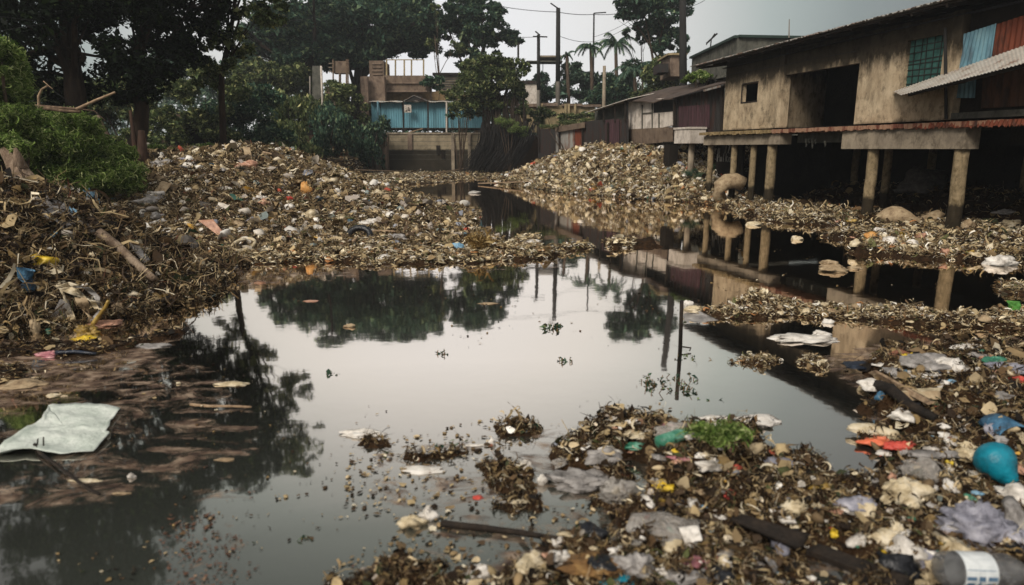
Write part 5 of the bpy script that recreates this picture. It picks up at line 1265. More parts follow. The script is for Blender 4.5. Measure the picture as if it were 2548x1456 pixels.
def strand(pts, r, mat, label, name, cat, n=6, jit=.1, parent=None, lift=.03, zl=None):
    P = []
    for i, (x, y) in enumerate(pts):
        p = hit(x, y, lift)
        if zl is not None: v = Vector(ray(x, y)); k = zl[i] / v.y; p = Vector((0, 0, EYE)) + v * k
        P.append(p)
    Q = []
    for i in range(len(P) - 1):
        for k in range(4): Q.append(P[i].lerp(P[i + 1], k / 4))
    Q.append(P[-1]); m = len(Q) - 1
    t = MB(); t.tube(Q, [r * (1 - .35 * i / m) for i in range(m + 1)], n, jit); o = t.build(name, mat if not isinstance(mat, str) else K[mat], parent, True)
    if parent is None: tag(o, label, cat)
    return o
def lathe(a, b, prof, n=20):
    a, b = Vector(a), Vector(b); d = b - a; t = MB(); t.tube([a + d * u for u, _ in prof], [r for _, r in prof], n); return t

# ---- right foreground
b = hit(2485, 1200); s = pxm(0, 0, b) * .76; g_ = thing("float_buoy", b, "glossy teal pear-shaped plastic float lying on the right foreground raft", "float")
Rr = 50 * s; cc = b + Vector((0, .05, Rr * .82)); tip = Vector(at(2524, 1210, b.y - .06)); dv = (tip - cc)
prof = [(-.98, .05), (-.93, .33), (-.8, .60), (-.6, .82), (-.35, .96), (-.05, 1.0), (.25, .93), (.55, .76), (.85, .56), (1.1, .42), (1.28, .33), (1.32, .05)]
dn = dv.normalized(); t = MB(); t.tube([cc + dn * (u * Rr) for u, _ in prof], [q * Rr for _, q in prof], 40, cap=True); t.build("shell", K['teal'], g_, True)
t = MB(); t.tube([cc + dn * (1.28 * Rr), cc + dn * (1.36 * Rr)], [.34 * Rr, .33 * Rr], 24); t.build("rim", K['navy'], g_, True)
b = hit(2430, 1452); s = pxm(0, 0, b); g_ = thing("plastic_bottle", b, "grey transparent plastic bottle with white label lying in the lower right corner", "bottle")
Y_ = b.y - .02; A_, B_ = Vector(at(2333, 1414, Y_)), Vector(at(2560, 1424, Y_)); Rr = 33 * s
m_ = plastic("bottle_plastic", ["#4d4d4d", "#6f6f6f", "#8b8b8b"], .1, 14, alpha=.55, spec=.9, bump=.7)
lathe(A_, B_, [(0, .3 * Rr), (.015, .75 * Rr), (.05, .95 * Rr), (.12, Rr), (.18, .96 * Rr), (.24, Rr), (.6, Rr), (.64, .96 * Rr), (.7, Rr), (.78, .96 * Rr), (.88, .7 * Rr), (.96, .42 * Rr), (1.0, .36 * Rr)], 28).build("body", m_, g_, True)
L0, L1 = A_.lerp(B_, .19), A_.lerp(B_, .54); t = MB(); t.tube([L0, L0.lerp(L1, .5), L1], 1.012 * Rr, 28, cap=False); lb_ = t.build("label", plastic("paper_label", ["#aeb4b6", "#cfd3d3", "#dde0df"], .5, 6), g_, True)
t = MB(); ax = (B_ - A_).normalized(); 
for (u0, u1, a0, a1) in ((.05, .95, .52, .56), (.03, .33, -.05, .18), (.40, .60, -.1, .2), (.68, .97, -.05, .2), (.08, .30, -.55, -.2), (.42, .5, -.6, -.15), (.7, .9, -.5, -.22)):
    P = []
    for i in range(5):
        an_ = a0 + (a1 - a0) * i / 4; P.append([L0.lerp(L1, u) + (Vector((0, -1, 0)) * math.cos(an_) + Vector((0, 0, 1)) * math.sin(an_)) * Rr * 1.02 for u in (u0, u1)])
    t.grid(P)
t.build("label_print", surf("label_ink", ["#5d7890", "#42607a"], 6, bump=0), lb_)
t = MB(); t.tube([B_, B_ + ax * .035], .38 * Rr, 16); t.build("cap", K['white'], g_, True)
bag(2462, 1305, 150, 120, 'lilac', "large crumpled lilac-grey film bag above the grey bottle", dr=.9, crease=.6, fine=.14, lobes=.12)
g_ = bag(2265, 1222, 112, 78, 'cream', "cream knotted bag with a pointed tie, left of the teal float", crease=.35, spikes=2, lobes=.3)
bag(2212, 1247, 46, 22, 'cream', "narrow twisted bag tail trailing from the left side of the cream knotted bag", dr=.4, rot=.6)
g_ = bag(1672, 1312, 175, 92, 'clear', "half transparent inflated bag with a white printed patch, bottom centre", dr=.75, crease=.2, lobes=.3, fine=.05)
plate([(1688, 1312), (1738, 1306), (1748, 1344), (1706, 1352)], 'white', "white printed scrap with dark marks showing inside the transparent bag", "printed_scrap", "scrap", .004, .12, zs=[-.01, .0, -.09, -.09], plane=(1720, 1345))
for i, (x, y, w, h) in enumerate(((1700, 1322, 10, 4), (1712, 1330, 6, 12), (1722, 1318, 14, 4))):
    plate([(x, y), (x + w, y - 1), (x + w, y + h), (x, y + h)], 'navy', ("dark stroke at the left of the white printed scrap", "upright dark stroke in the middle of the white printed scrap", "dark stroke at the upper right of the white printed scrap")[i], "printed_mark", "scrap", .003, 0, 2, 2, zs=[-.015, -.01, -.1, -.1], plane=(1720, 1345)) if False else None
bag(1455, 1192, 190, 74, 'grey', "long slack grey bag lying across the middle of the foreground raft", dr=.5, crease=.5, lobes=.35, spikes=2)
bag(1540, 1215, 100, 84, 'clear', "translucent torn bag draped over the end of the long grey bag", dr=.6, crease=.5, spikes=3, fine=.14)
bag(1500, 1140, 90, 50, 'grey', "pale peaked bag poking up behind the long grey bag", dr=.5, crease=.4, spikes=3)
g_ = thing("plastic_bottle", hit(1650, 1110), "pale green plastic bottle half sunk in the middle raft", "bottle")
b = hit(1660, 1116); s = pxm(0, 0, b); A_, B_ = Vector(at(1636, 1108, b.y)), Vector(at(1712, 1092, b.y + .12)); A_.z = b.z + .03; B_.z = b.z + .05; Rr = 17 * s
lathe(A_, B_, [(0, .4 * Rr), (.04, Rr), (.5, Rr), (.7, 1.02 * Rr), (.85, .7 * Rr), (1, .35 * Rr)], 18).build("body", K['green'], g_, True)
t = MB(); t.tube([B_, B_ + (B_ - A_).normalized() * .03], .38 * Rr, 12); t.build("cap", K['white'], g_, True)
bag(1590, 1112, 70, 26, 'green', "dark green torn wrapper beside the sunken green bottle", "plastic_wrapper", "wrapper", dr=.5)
bag(1888, 1046, 108, 38, 'white', "big bright white bag floating at the top edge of the middle raft", lobes=.3)
bag(1782, 1041, 84, 17, 'white', "flat white film strip left of the big bright white bag", "plastic_film", "scrap", dr=.8)
bag(2186, 1072, 112, 40, 'cream', "cream foam sole lying on a red bag at the right", "foam_sole", "sole", dr=.5, crease=.15, rot=-.5)
bag(2188, 1100, 88, 30, 'orange', "orange bag squeezed under the cream foam sole", dr=.5, crease=.3)
bag(2240, 1112, 66, 30, 'red', "crumpled red wrapper right of the orange bag", "plastic_wrapper", "wrapper", dr=.5, spikes=2)
bag(2268, 948, 1, 1, 'red', "tiny red fleck", "scrap", "scrap") if False else None
strand([(2168, 972), (2210, 1000), (2262, 1028), (2326, 1062)], .05, WOODD, "dark waterlogged beam slanting through the right raft", "wooden_beam", "beam", 6, .15, lift=.05)
plate([(2160, 962), (2176, 958), (2322, 1044), (2310, 1052)], WOODP, "pale edge plank lying along the dark waterlogged beam", "plank", "plank", .02, 0, lift=.13)
bag(2192, 985, 26, 26, 'blue', "small bright blue scrap wedged beside the dark beam", "plastic_scrap", "scrap", dr=.5)
bag(2150, 967, 28, 20, 'cream', "round cream lump at the upper end of the dark beam", "foam_lump", "lump")
strand([(1098, 1312), (1190, 1322), (1290, 1336), (1386, 1352)], .022, WOODD, "long black tapered plank floating at the bottom centre", "plank", "plank", 5, .1, lift=.02)
for cs, lb in ((((1815, 1322), (1850, 1312), (2010, 1372), (1990, 1396)), "wide black board slanting down, lower right centre"), (((2002, 1400), (2035, 1388), (2260, 1470), (2240, 1500)), "thick black board running out of the bottom edge")):
    plate(list(cs), WOODD, lb, "board", "board", .03, .0, lift=.07)
bag(1958, 1335, 100, 62, 'black', "shiny black bag between the two black boards", crease=.4)
t = MB(); b = hit(2530, 1090); s = pxm(0, 0, b); P = []
for i in range(12):
    a = math.pi * (.06 + .9 * i / 11); P.append([b + Vector((math.cos(a) * 34 * s, v * .22, math.sin(a) * 24 * s)) for v in (0, .5, 1)])
t.slab(P, .006, (0, 0, 1)); tag(t.build("basin", K['blue'], None, True), "dark blue curved basin half buried at the right edge, above the teal float", "basin")
bag(1540, 1448, 100, 36, 'cyan', "bright cyan cloth scrap cut by the bottom edge", "cloth_scrap", "cloth", dr=.6)
bag(1480, 1408, 170, 56, 'brown', "long brown fibrous husk near the bottom edge", "coconut_husk", "husk", dr=.5, fine=.18)
bag(1580, 1405, 110, 84, 'grey', "beige grey crumpled bag right of the brown fibrous husk", crease=.45, spikes=2)
bag(1700, 1432, 130, 44, 'grey', "flat grey bag with a dark fold at the bottom edge, right of the cyan scrap", dr=.6, crease=.5)
bag(1730, 1398, 70, 34, 'pink', "dull pink and white wrapper above the flat grey bag", "plastic_wrapper", "wrapper")
bag(1022, 1298, 62, 46, 'cream', "left one of two crumpled cream bags floating at the bottom centre", lobes=.35)
bag(1062, 1280, 44, 48, 'white', "taller right one of two crumpled cream bags at the bottom centre", lobes=.3)
bag(898, 1076, 120, 26, 'white', "long white shell-like bag floating alone in the middle of the pond", dr=.6, lobes=.3)
bag(1052, 1168, 112, 22, 'white', "smooth white elongated float right of the centre", "foam_float", "float", dr=.6, crease=.08, fine=.03)
bag(1022, 1166, 60, 9, 'cream', "thin cream strip touching the smooth white float", "plastic_film", "scrap")
bag(1185, 1108, 56, 9, 'white', "flat white strip lying beside the upright white tab", "plastic_film", "scrap")
bag(1224, 1100, 18, 24, 'white', "small upright white tab floating in front of the middle raft", "plastic_scrap", "scrap")
bag(1190, 1422, 64, 48, 'white', "bright white knotted bag at the bottom edge, left of the brown husk", spikes=2)
bag(1228, 1446, 60, 24, 'cream', "smooth cream oval lump below the white knotted bag", "foam_lump", "lump", crease=.1)
for x, y, w, h, m_, lb in ((1978, 1270, 60, 54, 'cream', "ragged cream bag above the shiny black bag"), (2128, 1272, 62, 34, 'white', "white lumpy bag between the ragged cream bag and the knotted bag"), (2228, 1338, 84, 48, 'cream', "cluster of cream lumps above the bluish white bag"),
    (2290, 1385, 84, 54, 'lilac', "bluish grey bag left of the bottle neck"), (2318, 1395, 62, 44, 'white', "smooth white bag touching the left end of the grey bottle"), (2290, 1440, 120, 40, 'cream', "long cream cloth lying under the left end of the grey bottle"), (2235, 1322, 34, 34, 'cream', "small rounded cream lump on top of the cream cluster"),
    (2330, 900, 120, 50, 'grey', "peaked grey film heap in the upper part of the right raft"), (2196, 955, 86, 38, 'white', "crumpled white bag above the dark waterlogged beam"), (2196, 908, 46, 14, 'white', "oval white tray near the upper left of the right raft"), (2240, 920, 44, 12, 'white', "flat white scrap right of the oval white tray"),
    (2372, 912, 70, 40, 'white', "rounded white bag right of the peaked grey film"), (2290, 935, 72, 20, 'white', "white pointed scrap above the red fleck"), (2296, 946, 32, 10, 'red', "small red fleck under the white pointed scrap"), (2400, 918, 30, 18, 'clear', "glassy crumpled scrap right of the rounded white bag"),
    (2450, 888, 60, 18, 'grey', "flat grey film near the right edge of the upper raft"), (2515, 915, 90, 34, 'lilac', "pale bluish tube-like bag at the right picture edge"), (2482, 900, 50, 26, 'green', "greenish glassy film left of the pale tube-like bag"), (2390, 868, 34, 14, 'white', "small white cap-like scrap at the top of the right raft"),
    (2420, 860, 40, 16, 'white', "white scrap just right of the small cap-like scrap"), (2460, 893, 28, 14, 'salmon', "small salmon scrap beside the greenish film"), (2535, 945, 28, 20, 'red', "red scrap at the right picture edge"), (2435, 950, 44, 16, 'white', "flat white tray below the greenish film"),
    (2155, 912, 90, 22, 'navy', "dark navy bag left of the oval white tray"), (2215, 1127, 58, 16, 'white', "flat white scrap under the red wrapper"), (2330, 1135, 110, 26, 'grey', "long pale wrinkled film between the red wrapper and the teal float"), (2415, 1133, 60, 40, 'cream', "pale cream rag touching the left of the teal float"),
    (2345, 1163, 52, 22, 'white', "dirty white cup-like scrap below the long wrinkled film"), (1945, 1152, 70, 28, 'lilac', "bluish white slipper-like scrap right of the middle raft"), (1985, 1155, 38, 12, 'white', "small flat white scrap touching the slipper-like scrap"), (1780, 1152, 60, 18, 'ochre', "yellowish foam strip on the middle raft"),
    (1700, 1140, 70, 16, 'pink', "pink wrapper on the middle raft below the green bottle"), (1745, 1136, 30, 20, 'white', "white cup stuck right of the pink wrapper"), (1835, 1162, 22, 18, 'red', "small red ball-like scrap right of the yellowish strip"), (1780, 1175, 64, 14, 'cream', "cream strip under the yellowish foam strip"),
    (1652, 1060, 60, 22, 'pink', "pinkish bag at the top of the middle raft"), (1575, 1048, 36, 20, 'white', "small white cup at the top left of the middle raft"), (1595, 1085, 90, 26, 'cream', "pale wrinkled bag above the green torn wrapper"), (1535, 1060, 60, 14, 'cream', "thin cream film at the left tip of the middle raft"),
    (1660, 1215, 70, 34, 'yellow', "yellow branched plastic piece left of the brown pile"), (1642, 1245, 30, 20, 'ochre', "dull yellow lump below the yellow branched piece"), (1372, 1345, 34, 12, 'cream', "cream scrap right of the black tapered plank end"), (1420, 1328, 60, 16, 'cream', "pale shell-like scrap left of the transparent bag"),
    (1735, 1272, 34, 14, 'white', "oval white lid above the transparent bag"), (1598, 1343, 16, 14, 'white', "round white disc at the left tip of the transparent bag"), (2050, 1298, 40, 14, 'white', "thin white scrap right of the ragged cream bag"), (2080, 1270, 44, 18, 'salmon', "small pink lump right of the ragged cream bag"),
    (2400, 1330, 90, 20, 'red', "flat red wrapper left of the lilac-grey bag"), (1820, 1440, 60, 20, 'ochre', "yellow twig-like scrap on the bottom edge"), (1905, 1405, 60, 44, 'grey', "brownish grey rag between the black boards"), (1290, 1252, 50, 12, 'cream', "cream tube floating above the black tapered plank"),
    (1255, 1250, 30, 8, 'white', "tiny white stick left of the cream tube"), (1188, 1238, 28, 12, 'red', "small red scrap adrift left of the cream tube"), (1310, 1155, 32, 30, 'white', "pair of small white bubbles at the left of the long grey bag"), (1348, 1195, 24, 36, 'white', "upright white flake in the reeds left of the long grey bag")):
    bag(x, y, w, h, m_, lb, "plastic_bag" if w > 55 else "plastic_scrap", "bag" if w > 55 else "scrap")
b = hit(2290, 1000); s = pxm(0, 0, b); g_ = thing("wooden_box", b, "worn tan crate fragment above the dark waterlogged beam", "crate")
plate([(2236, 976), (2338, 972), (2342, 992), (2240, 998)], 'tan', "", "side", "", .012, .02, zs=[.02, .02, -.05, -.05], plane=(2290, 1000), parent=g_); plate([(2236, 976), (2250, 968), (2345, 964), (2338, 972)], 'cream', "", "lid", "", .01, .02, zs=[.02, .1, .1, .02], plane=(2290, 1000), parent=g_)
plate([(2238, 905), (2268, 903), (2262, 922), (2248, 918)], 'yellow', "bright yellow triangular scrap in the right raft", "plastic_scrap", "scrap", .004, .15, lift=.08)
bag(2016, 842, 146, 26, 'white', "row of white bags floating together under the house reflection", lobes=.4, spikes=3, dr=.7)
bag(2050, 832, 50, 24, 'white', "rounded white bag rising from the right end of the floating row", lobes=.3)
bag(2076, 668, 64, 22, 'tan', "small shell-like debris clump floating between the stilts and the island", "debris_clump", "debris", lobes=.4)
bag(2064, 652, 36, 12, 'tan', "flat pale piece lying on top of the small shell-like clump", "plastic_scrap", "scrap")
bag(2130, 666, 34, 12, 'tan', "tiny pale scrap right of the small shell-like clump", "plastic_scrap", "scrap")
bag(2063, 799, 24, 18, 'white', "small white blob at the edge of the long reed raft", "plastic_scrap", "scrap")
plate([(2508, 748), (2540, 750), (2536, 775), (2512, 772)], 'leafgreen', "bright green leaf-like sheet standing at the right picture edge", "plastic_sheet", "sheet", .004, .15, zs=[.0, .05, 0, 0], plane=(2520, 778))
for x, y, w, h, m_, lb in ((2170, 588, 34, 22, 'orangefoam', "orange foam lump on the island by the second thick stilt"), (2272, 606, 26, 22, 'white', "small round white ball on the island"), (2220, 600, 36, 24, 'white', "crumpled white scrap between the orange foam and the white ball"), (2130, 612, 30, 22, 'cream', "cream rag at the left tip of the island"),
    (2500, 648, 70, 34, 'white', "white wrinkled bag at the right end of the island"), (2410, 560, 34, 30, 'tan', "pale boxy lump in the dark just right of the biggest stilt"), (2525, 560, 46, 22, 'cream', "pale curved scrap in the dark at the right edge"), (2510, 530, 44, 14, 'grey', "thin grey slipper-like piece in the dark under the deck"),
    (2305, 452, 100, 60, 'slate', "big dark grey sack deep under the house"), (2190, 575, 30, 16, 'white', "white angular scrap behind the orange foam lump"), (1985, 592, 30, 14, 'cream', "pale scrap on the shore left of the second thick stilt"), (1880, 556, 40, 14, 'cream', "pale rag on the shore at the foot of the four stilts"),
    (925, 553, 74, 24, 'white', "long white bottle-like bag on the tongue of the left heap"), (1025, 640, 50, 12, 'white', "white cloth at the waterline in front of the tongue"), (1315, 603, 60, 16, 'white', "crumbled white foam block floating behind the tongue"), (1140, 612, 34, 22, 'skyblue', "pale blue-grey box near the end of the tongue"),
    (760, 470, 30, 44, 'orangefoam', "upright yellow-orange bag on the upper left heap"), (540, 578, 1, 1, 'tan', "", ), (610, 410, 62, 24, 'salmon', "pinkish cushion near the crest of the left heap"), (1035, 585, 44, 18, 'white', "white scrap on the tongue right of the black tyre hole"),
    (985, 590, 60, 26, 'grey', "pale crumpled sheet right of the black tyre"), (645, 495, 40, 20, 'white', "whitish rag in the middle of the left heap"), (628, 548, 44, 22, 'lilac', "bluish white rag right of the curved orange board"), (575, 538, 1, 1, 'tan', ""), (655, 505, 30, 26, 'salmon', "salmon lump beside the whitish rag"),
    (470, 412, 44, 18, 'white', "white forked scrap high on the left heap"), (455, 402, 30, 16, 'lilac', "bluish white scrap touching the forked scrap"), (545, 382, 40, 16, 'cream', "cream cloth just left of the crest of the left heap"), (845, 545, 30, 20, 'cream', "cream lump left of the long white bottle-like bag"),
    (940, 480, 40, 22, 'cream', "pale bag on the right shoulder of the left heap"), (800, 450, 40, 16, 'white', "white film on the right slope below the crest"), (1010, 480, 36, 12, 'white', "thin white film on the far right slope of the left heap"), (1180, 478, 30, 10, 'white', "white speck-like bag near the far channel"),
    (355, 445, 26, 14, 'white', "small white bag beside the grass bush"), (400, 520, 40, 16, 'cream', "cream wrinkled bag below the tan canvas"), (350, 580, 1, 1, 'tan', ""), (560, 470, 36, 14, 'white', "white film left of the grey tilted slab"),
    (540, 590, 1, 1, 'tan', ""), (536, 400, 1, 1, 'tan', ""), (535, 948, 1, 1, 'tan', "")):
    if w > 1: bag(x, y, w, h, m_, lb, "plastic_bag" if w > 42 else "plastic_scrap", "bag" if w > 42 else "scrap")
# ---- under the house: bent sack and trough
t = MB(); Y_ = 24.6; q = [(1796, 505), (1788, 482), (1792, 464), (1808, 452), (1830, 450), (1850, 458)]
t.tube([at(x, y, Y_) for x, y in q], [.2, .24, .27, .28, .27, .24], 16, jit=.03); tag(t.build("bent_pipe", K['tan'], None, True), "big tan bent pipe arching behind the first stilts", "pipe")
b = hit(2262, 556); s = pxm(0, 0, b); P = []
for i in range(25):
    u = i / 24; row = []
    zt = (515 + 3 * math.sin(u * 3)) ; prof_t = [548, 530, 520, 516, 520, 530, 544, 548, 546, 542, 534, 528, 530][min(12, int(u * 12))]
    x = 2180 + 166 * u; q = u * 12; k = int(min(11, q)); f = q - k; TP = [538, 528, 520, 516, 517, 524, 536, 543, 543, 538, 530, 524, 530]; BT = [540, 552, 557, 559, 560, 560, 561, 560, 560, 559, 556, 549, 536]
    yt = TP[k] * (1 - f) + TP[k + 1] * f; yb = BT[k] * (1 - f) + BT[k + 1] * f
    c = Vector(at(x, (yt + yb) / 2, b.y)); hh = max(.01, (yb - yt) / 2 * s); dd = .45 * math.sin(math.pi * min(max(u, .03), .97)) ** .6
    for j in range(14):
        a = 2 * math.pi * j / 14; row.append(c + Vector((0, math.cos(a) * dd, math.sin(a) * hh)))
    row.append(row[0]); P.append(row)
t = MB(); t.grid(P); tag(t.build("upturned_trough", K['tan'], None, True), "cream saddle-shaped sagging trough between the two thickest stilts", "trough")
# ---- left heap objects
strand([(250, 606), (300, 645), (350, 690), (388, 722)], .07, BARKP, "long reddish driftwood log lying down the slope of the near left heap", "log", "log", 9, .15, lift=.14)
plate([(322, 628), (340, 622), (376, 668), (362, 676)], 'grey', "grey weathered board lying behind the reddish driftwood log", "board", "board", .02, lift=.12)
plate([(492, 548), (530, 546), (574, 602), (556, 596)], 'salmon', "curved orange-tan board arching over the waterline of the left heap", "board", "board", .03, .02, zs=[.35, .3, 0, 0], arch=.0, plane=(560, 605))
plate([(496, 500), (552, 512), (556, 528), (500, 516)], 'slate', "grey tilted slab above the curved orange-tan board", "slab", "slab", .03, .02, zs=[.2, .2, 0, 0], plane=(520, 528))
plate([(402, 450), (428, 456), (398, 496), (372, 492)], 'tan', "tan canvas sheet propped on the left part of the heap", "canvas_sheet", "sheet", .012, .12, zs=[.3, .3, 0, 0], plane=(390, 496))
plate([(604, 364), (622, 366), (628, 402), (612, 404)], 'tan', "pale board standing on the crest of the left heap", "board", "board", .04, .02, zs=[.2, .2, 0, 0], plane=(615, 404))
plate([(628, 366), (650, 368), (655, 384), (632, 380)], 'tan', "pale rag draped right of the crest board", "rag", "rag", .02, .15, zs=[.2, .2, 0, 0], plane=(640, 382))
bag(466, 605, 44, 46, 'slate', "round dark grey disc-like sack at the waterline of the left heap", "sack", "sack", dr=.5, crease=.05, fine=.03)
b = hit(605, 624); s = pxm(0, 0, b); t = MB(); c = Vector(b) + Vector((0, .05, 13 * s)); t.tube([c + Vector((math.cos(a) * 24 * s, math.sin(a) * .25, math.sin(a) * 10 * s)) for a in [2 * math.pi * i / 20 for i in range(21)]], 4.2 * s, 8, cap=False)
tag(t.build("foam_ring", K['cream'], None, True), "cream ring lying at the waterline right of the curved orange-tan board", "ring")
b = hit(892, 600); s = pxm(0, 0, b); t = MB(); c = Vector(b) + Vector((0, .1, 12 * s)); t.tube([c + Vector((math.cos(a) * 26 * s, math.sin(a) * .12, math.sin(a) * 17 * s)) for a in [2 * math.pi * i / 24 for i in range(25)]], 8 * s, 10, cap=False)
tag(t.build("tyre", K['black'], None, True), "black tyre sunk in the litter tongue below the white bottle-like bag", "tyre")
g_ = thing("bottle_scrap", hit(718, 522), "white scrap with a bright red top in the middle of the left heap", "scrap")
bag(718, 518, 30, 18, 'white', "", "body", "", parent=g_); bag(718, 506, 20, 12, 'red', "", "top", "", parent=g_, sink=-.9)
strand([(880, 612), (905, 592), (945, 585), (985, 588)], .035, WOODP, "curved pale branch round the black tyre", "branch", "branch", 6, .2, lift=.1)
strand([(1010, 600), (1045, 585), (1090, 570)], .03, WOODP, "pale stick pointing right on the tongue", "stick", "stick", 5, .2, lift=.1)
strand([(655, 388), (690, 396), (720, 400)], .035, WOODP, "pale stick lying down the right side of the crest", "stick", "stick", 5, .2, lift=.1)
for cs, lb in (([(1238, 436), (1350, 433)], "thin pale pole floating at the foot of the hanging roots"), ([(1190, 460), (1345, 455)], "long thin pale pole at the far edge of the channel"), ([(860, 428), (1010, 430)], "thin pale pole in front of the pinkish retaining wall"), ([(1050, 440), (1180, 428)], "slanting pale pole in front of the block wall")):
    strand(cs, .05, WOODP, lb, "pole", "pole", 5, .1, lift=.06)
# near left heap
g_ = thing("cloth_bundle", hit(195, 790), "big twisted cream cloth bundle standing on the near left heap", "cloth")
base = hit(205, 800); Yb = base.y - .12
for i, (pts, w, m_) in enumerate((([(150, 710), (175, 722), (210, 738), (238, 752), (245, 770)], .085, 'cream'), ([(152, 708), (160, 740), (172, 775), (182, 805)], .06, 'cream'), ([(180, 712), (215, 716), (240, 738), (248, 768), (232, 800)], .06, 'grey'), ([(200, 740), (208, 765), (222, 790), (230, 806)], .09, 'tan'), ([(146, 716), (170, 704), (190, 712)], .05, 'cream'))):
    t = MB(); P = []
    for k in range(len(pts) * 4 - 3):
        a = min(k // 4, len(pts) - 2); f = k / 4 - a; x = pts[a][0] * (1 - f) + pts[a + 1][0] * f; y = pts[a][1] * (1 - f) + pts[a + 1][1] * f
        c = Vector(at(x, y, Yb + .04 * math.sin(k + i))); tw = k * .25 + i; 
        P.append([c + Vector((math.cos(tw) * w * 1.7 * q, math.sin(tw) * w * q * .6 + .015 * math.sin(q * 14), abs(math.sin(tw)) * w * q * .5)) for q in (-.5, -.3, -.1, .1, .3, .5)])
    t.slab(P, .008, (0, -1, 0)); t.build("fold", K[m_], g_, True)
t = MB()
for k in range(13):
    x0 = 150 + k * 1.5; x1 = 118 + k * 5.5; t.tube([at(x0, 745, Yb), at((x0 + x1) / 2 + 1, 775, Yb - .02), at(x1, 806, Yb - .03)], .004, 4, cap=False)
tag(t.build("cord_bundle", K['grey'], None), "fan of thin whitish cords spread left of the twisted cream cloth", "cords")
strand([(232, 806), (246, 786), (262, 765), (270, 748)], .03, 'ochre', "yellowish reed stem leaning against the twisted cream cloth", "reed", "reed", 5, .2, zl=[Yb - .06] * 4)
bag(212, 822, 46, 36, 'ochre', "tangled yellow net below the twisted cream cloth", "net", "net", fine=.3, crease=.5); bag(208, 842, 54, 16, 'yellow', "flat mustard rag at the waterline under the yellow net", "rag", "rag", fine=.2)
bag(95, 650, 66, 28, 'yellow', "crumpled yellow bag on the near left heap", lobes=.3); 
t = MB(); b = hit(68, 722); s = pxm(0, 0, b); t.tube([b + Vector((0, 0, -.06)), b + Vector((.02, .0, 10 * s)), b + Vector((-.01, .0, 22 * s)), b + Vector((.02, .02, 40 * s))], [13 * s, 14 * s, 11 * s, 16 * s], 14, jit=.5, cap=False); tag(t.build("cup", K['blue'], None, True), "crushed blue beaker standing under the yellow bag on the left heap", "cup")
plate([(168, 512), (190, 520), (196, 556), (172, 548)], 'skyblue', "light blue round-edged sheet on the near left heap", "plastic_sheet", "sheet", .006, .06, zs=[.15, .15, 0, 0], plane=(185, 556), ragged=.1)
for cs, m_, lb in (([(75, 515), (150, 508), (215, 575), (160, 590)], 'grey', "long grey film draped down the near left heap"), ([(205, 482), (232, 480), (258, 520), (238, 530)], 'skyblue', "pale bluish film on the crest of the near left heap"), ([(155, 480), (200, 484), (196, 496), (160, 490)], 'white', "narrow white film strip at the crest of the near heap"), ([(190, 560), (240, 575), (300, 620), (255, 615)], 'grey', "tattered grey film trailing above the driftwood log")):
    plate(cs, m_, lb, "plastic_film", "film", .004, .10, 16, 12, lift=.07, ragged=.22, frq=9)
bag(108, 468, 26, 12, 'red', "small red rag at the crest of the near left heap", "rag", "rag"); bag(130, 476, 26, 12, 'cream', "pale rag touching the small red rag", "rag", "rag")
bag(232, 648, 26, 34, 'cream', "upright cream scrap left of the driftwood log", "plastic_scrap", "scrap"); bag(285, 770, 40, 40, 'tan', "tan cloth scrap right of the twisted cream cloth", "rag", "rag"); bag(345, 760, 60, 16, 'cream', "pale wing-like scrap near the waterline of the near heap", "plastic_scrap", "scrap")
bag(420, 722, 44, 30, 'salmon', "salmon-white rag at the right tip of the near heap", "rag", "rag"); bag(402, 748, 60, 28, 'ochre', "yellowish tangle at the right tip of the near heap", "net", "net", fine=.3); bag(385, 738, 1, 1, 'tan', "") if False else None
bag(85, 815, 22, 40, 'tan', "tan slipper-like piece at the left waterline", "plastic_scrap", "scrap"); bag(250, 805, 80, 20, 'salmon', "rusty salmon board scrap below the cream cloth", "plastic_scrap", "scrap", fine=.2)
bag(122, 882, 58, 22, 'pink', "pink crumpled bag in the silt at the left", crease=.4); strand([(140, 886), (190, 884), (240, 888)], .022, 'navy', "dark blue strip lying right of the pink bag", "strap", "strap", 5, .1)
bag(545, 1008, 1, 1, 'tan', "") if False else None
strand([(474, 1008), (520, 1012), (575, 1012), (626, 1014)], .012, WOODP, "thin pale driftwood floating in the left water", "driftwood", "driftwood", 6, .2, lift=.0)
bag(575, 955, 84, 14, 'cream', "pale streak-like film floating left of the sky reflection", "plastic_film", "film"); bag(772, 750, 34, 6, 'salmon', "small pale flake floating on the dark tree reflection", "plastic_scrap", "scrap"); bag(868, 810, 28, 14, 'tan', "small tan float on the dark tree reflection", "plastic_scrap", "scrap"); bag(1215, 755, 54, 6, 'tan', "thin tan stick-like scrap on the dark middle reflection", "plastic_scrap", "scrap")
for x, y, w, h, m_, lb in ((128, 985, 30, 9, 'cream', "small cream leaf-like scrap above the white sheet"), (40, 955, 110, 24, 'tan', "tan rag in the silt at the left edge"), (325, 1185, 20, 16, 'white', "small white knob floating in the lower left silt"), (210, 1196, 70, 9, 'cream', "cream streak floating in the lower left silt"), (300, 1228, 40, 7, 'tan', "tan strip on the lower left silt"), (372, 860, 80, 14, 'grey', "whitish streak of film by the waterline of the near heap"), (560, 1145, 46, 10, 'tan', "tan flake at the edge of the tree reflection"), (155, 895, 1, 1, 'tan', "")):
    if w > 1: bag(x, y, w, h, m_, lb, "plastic_scrap", "scrap")
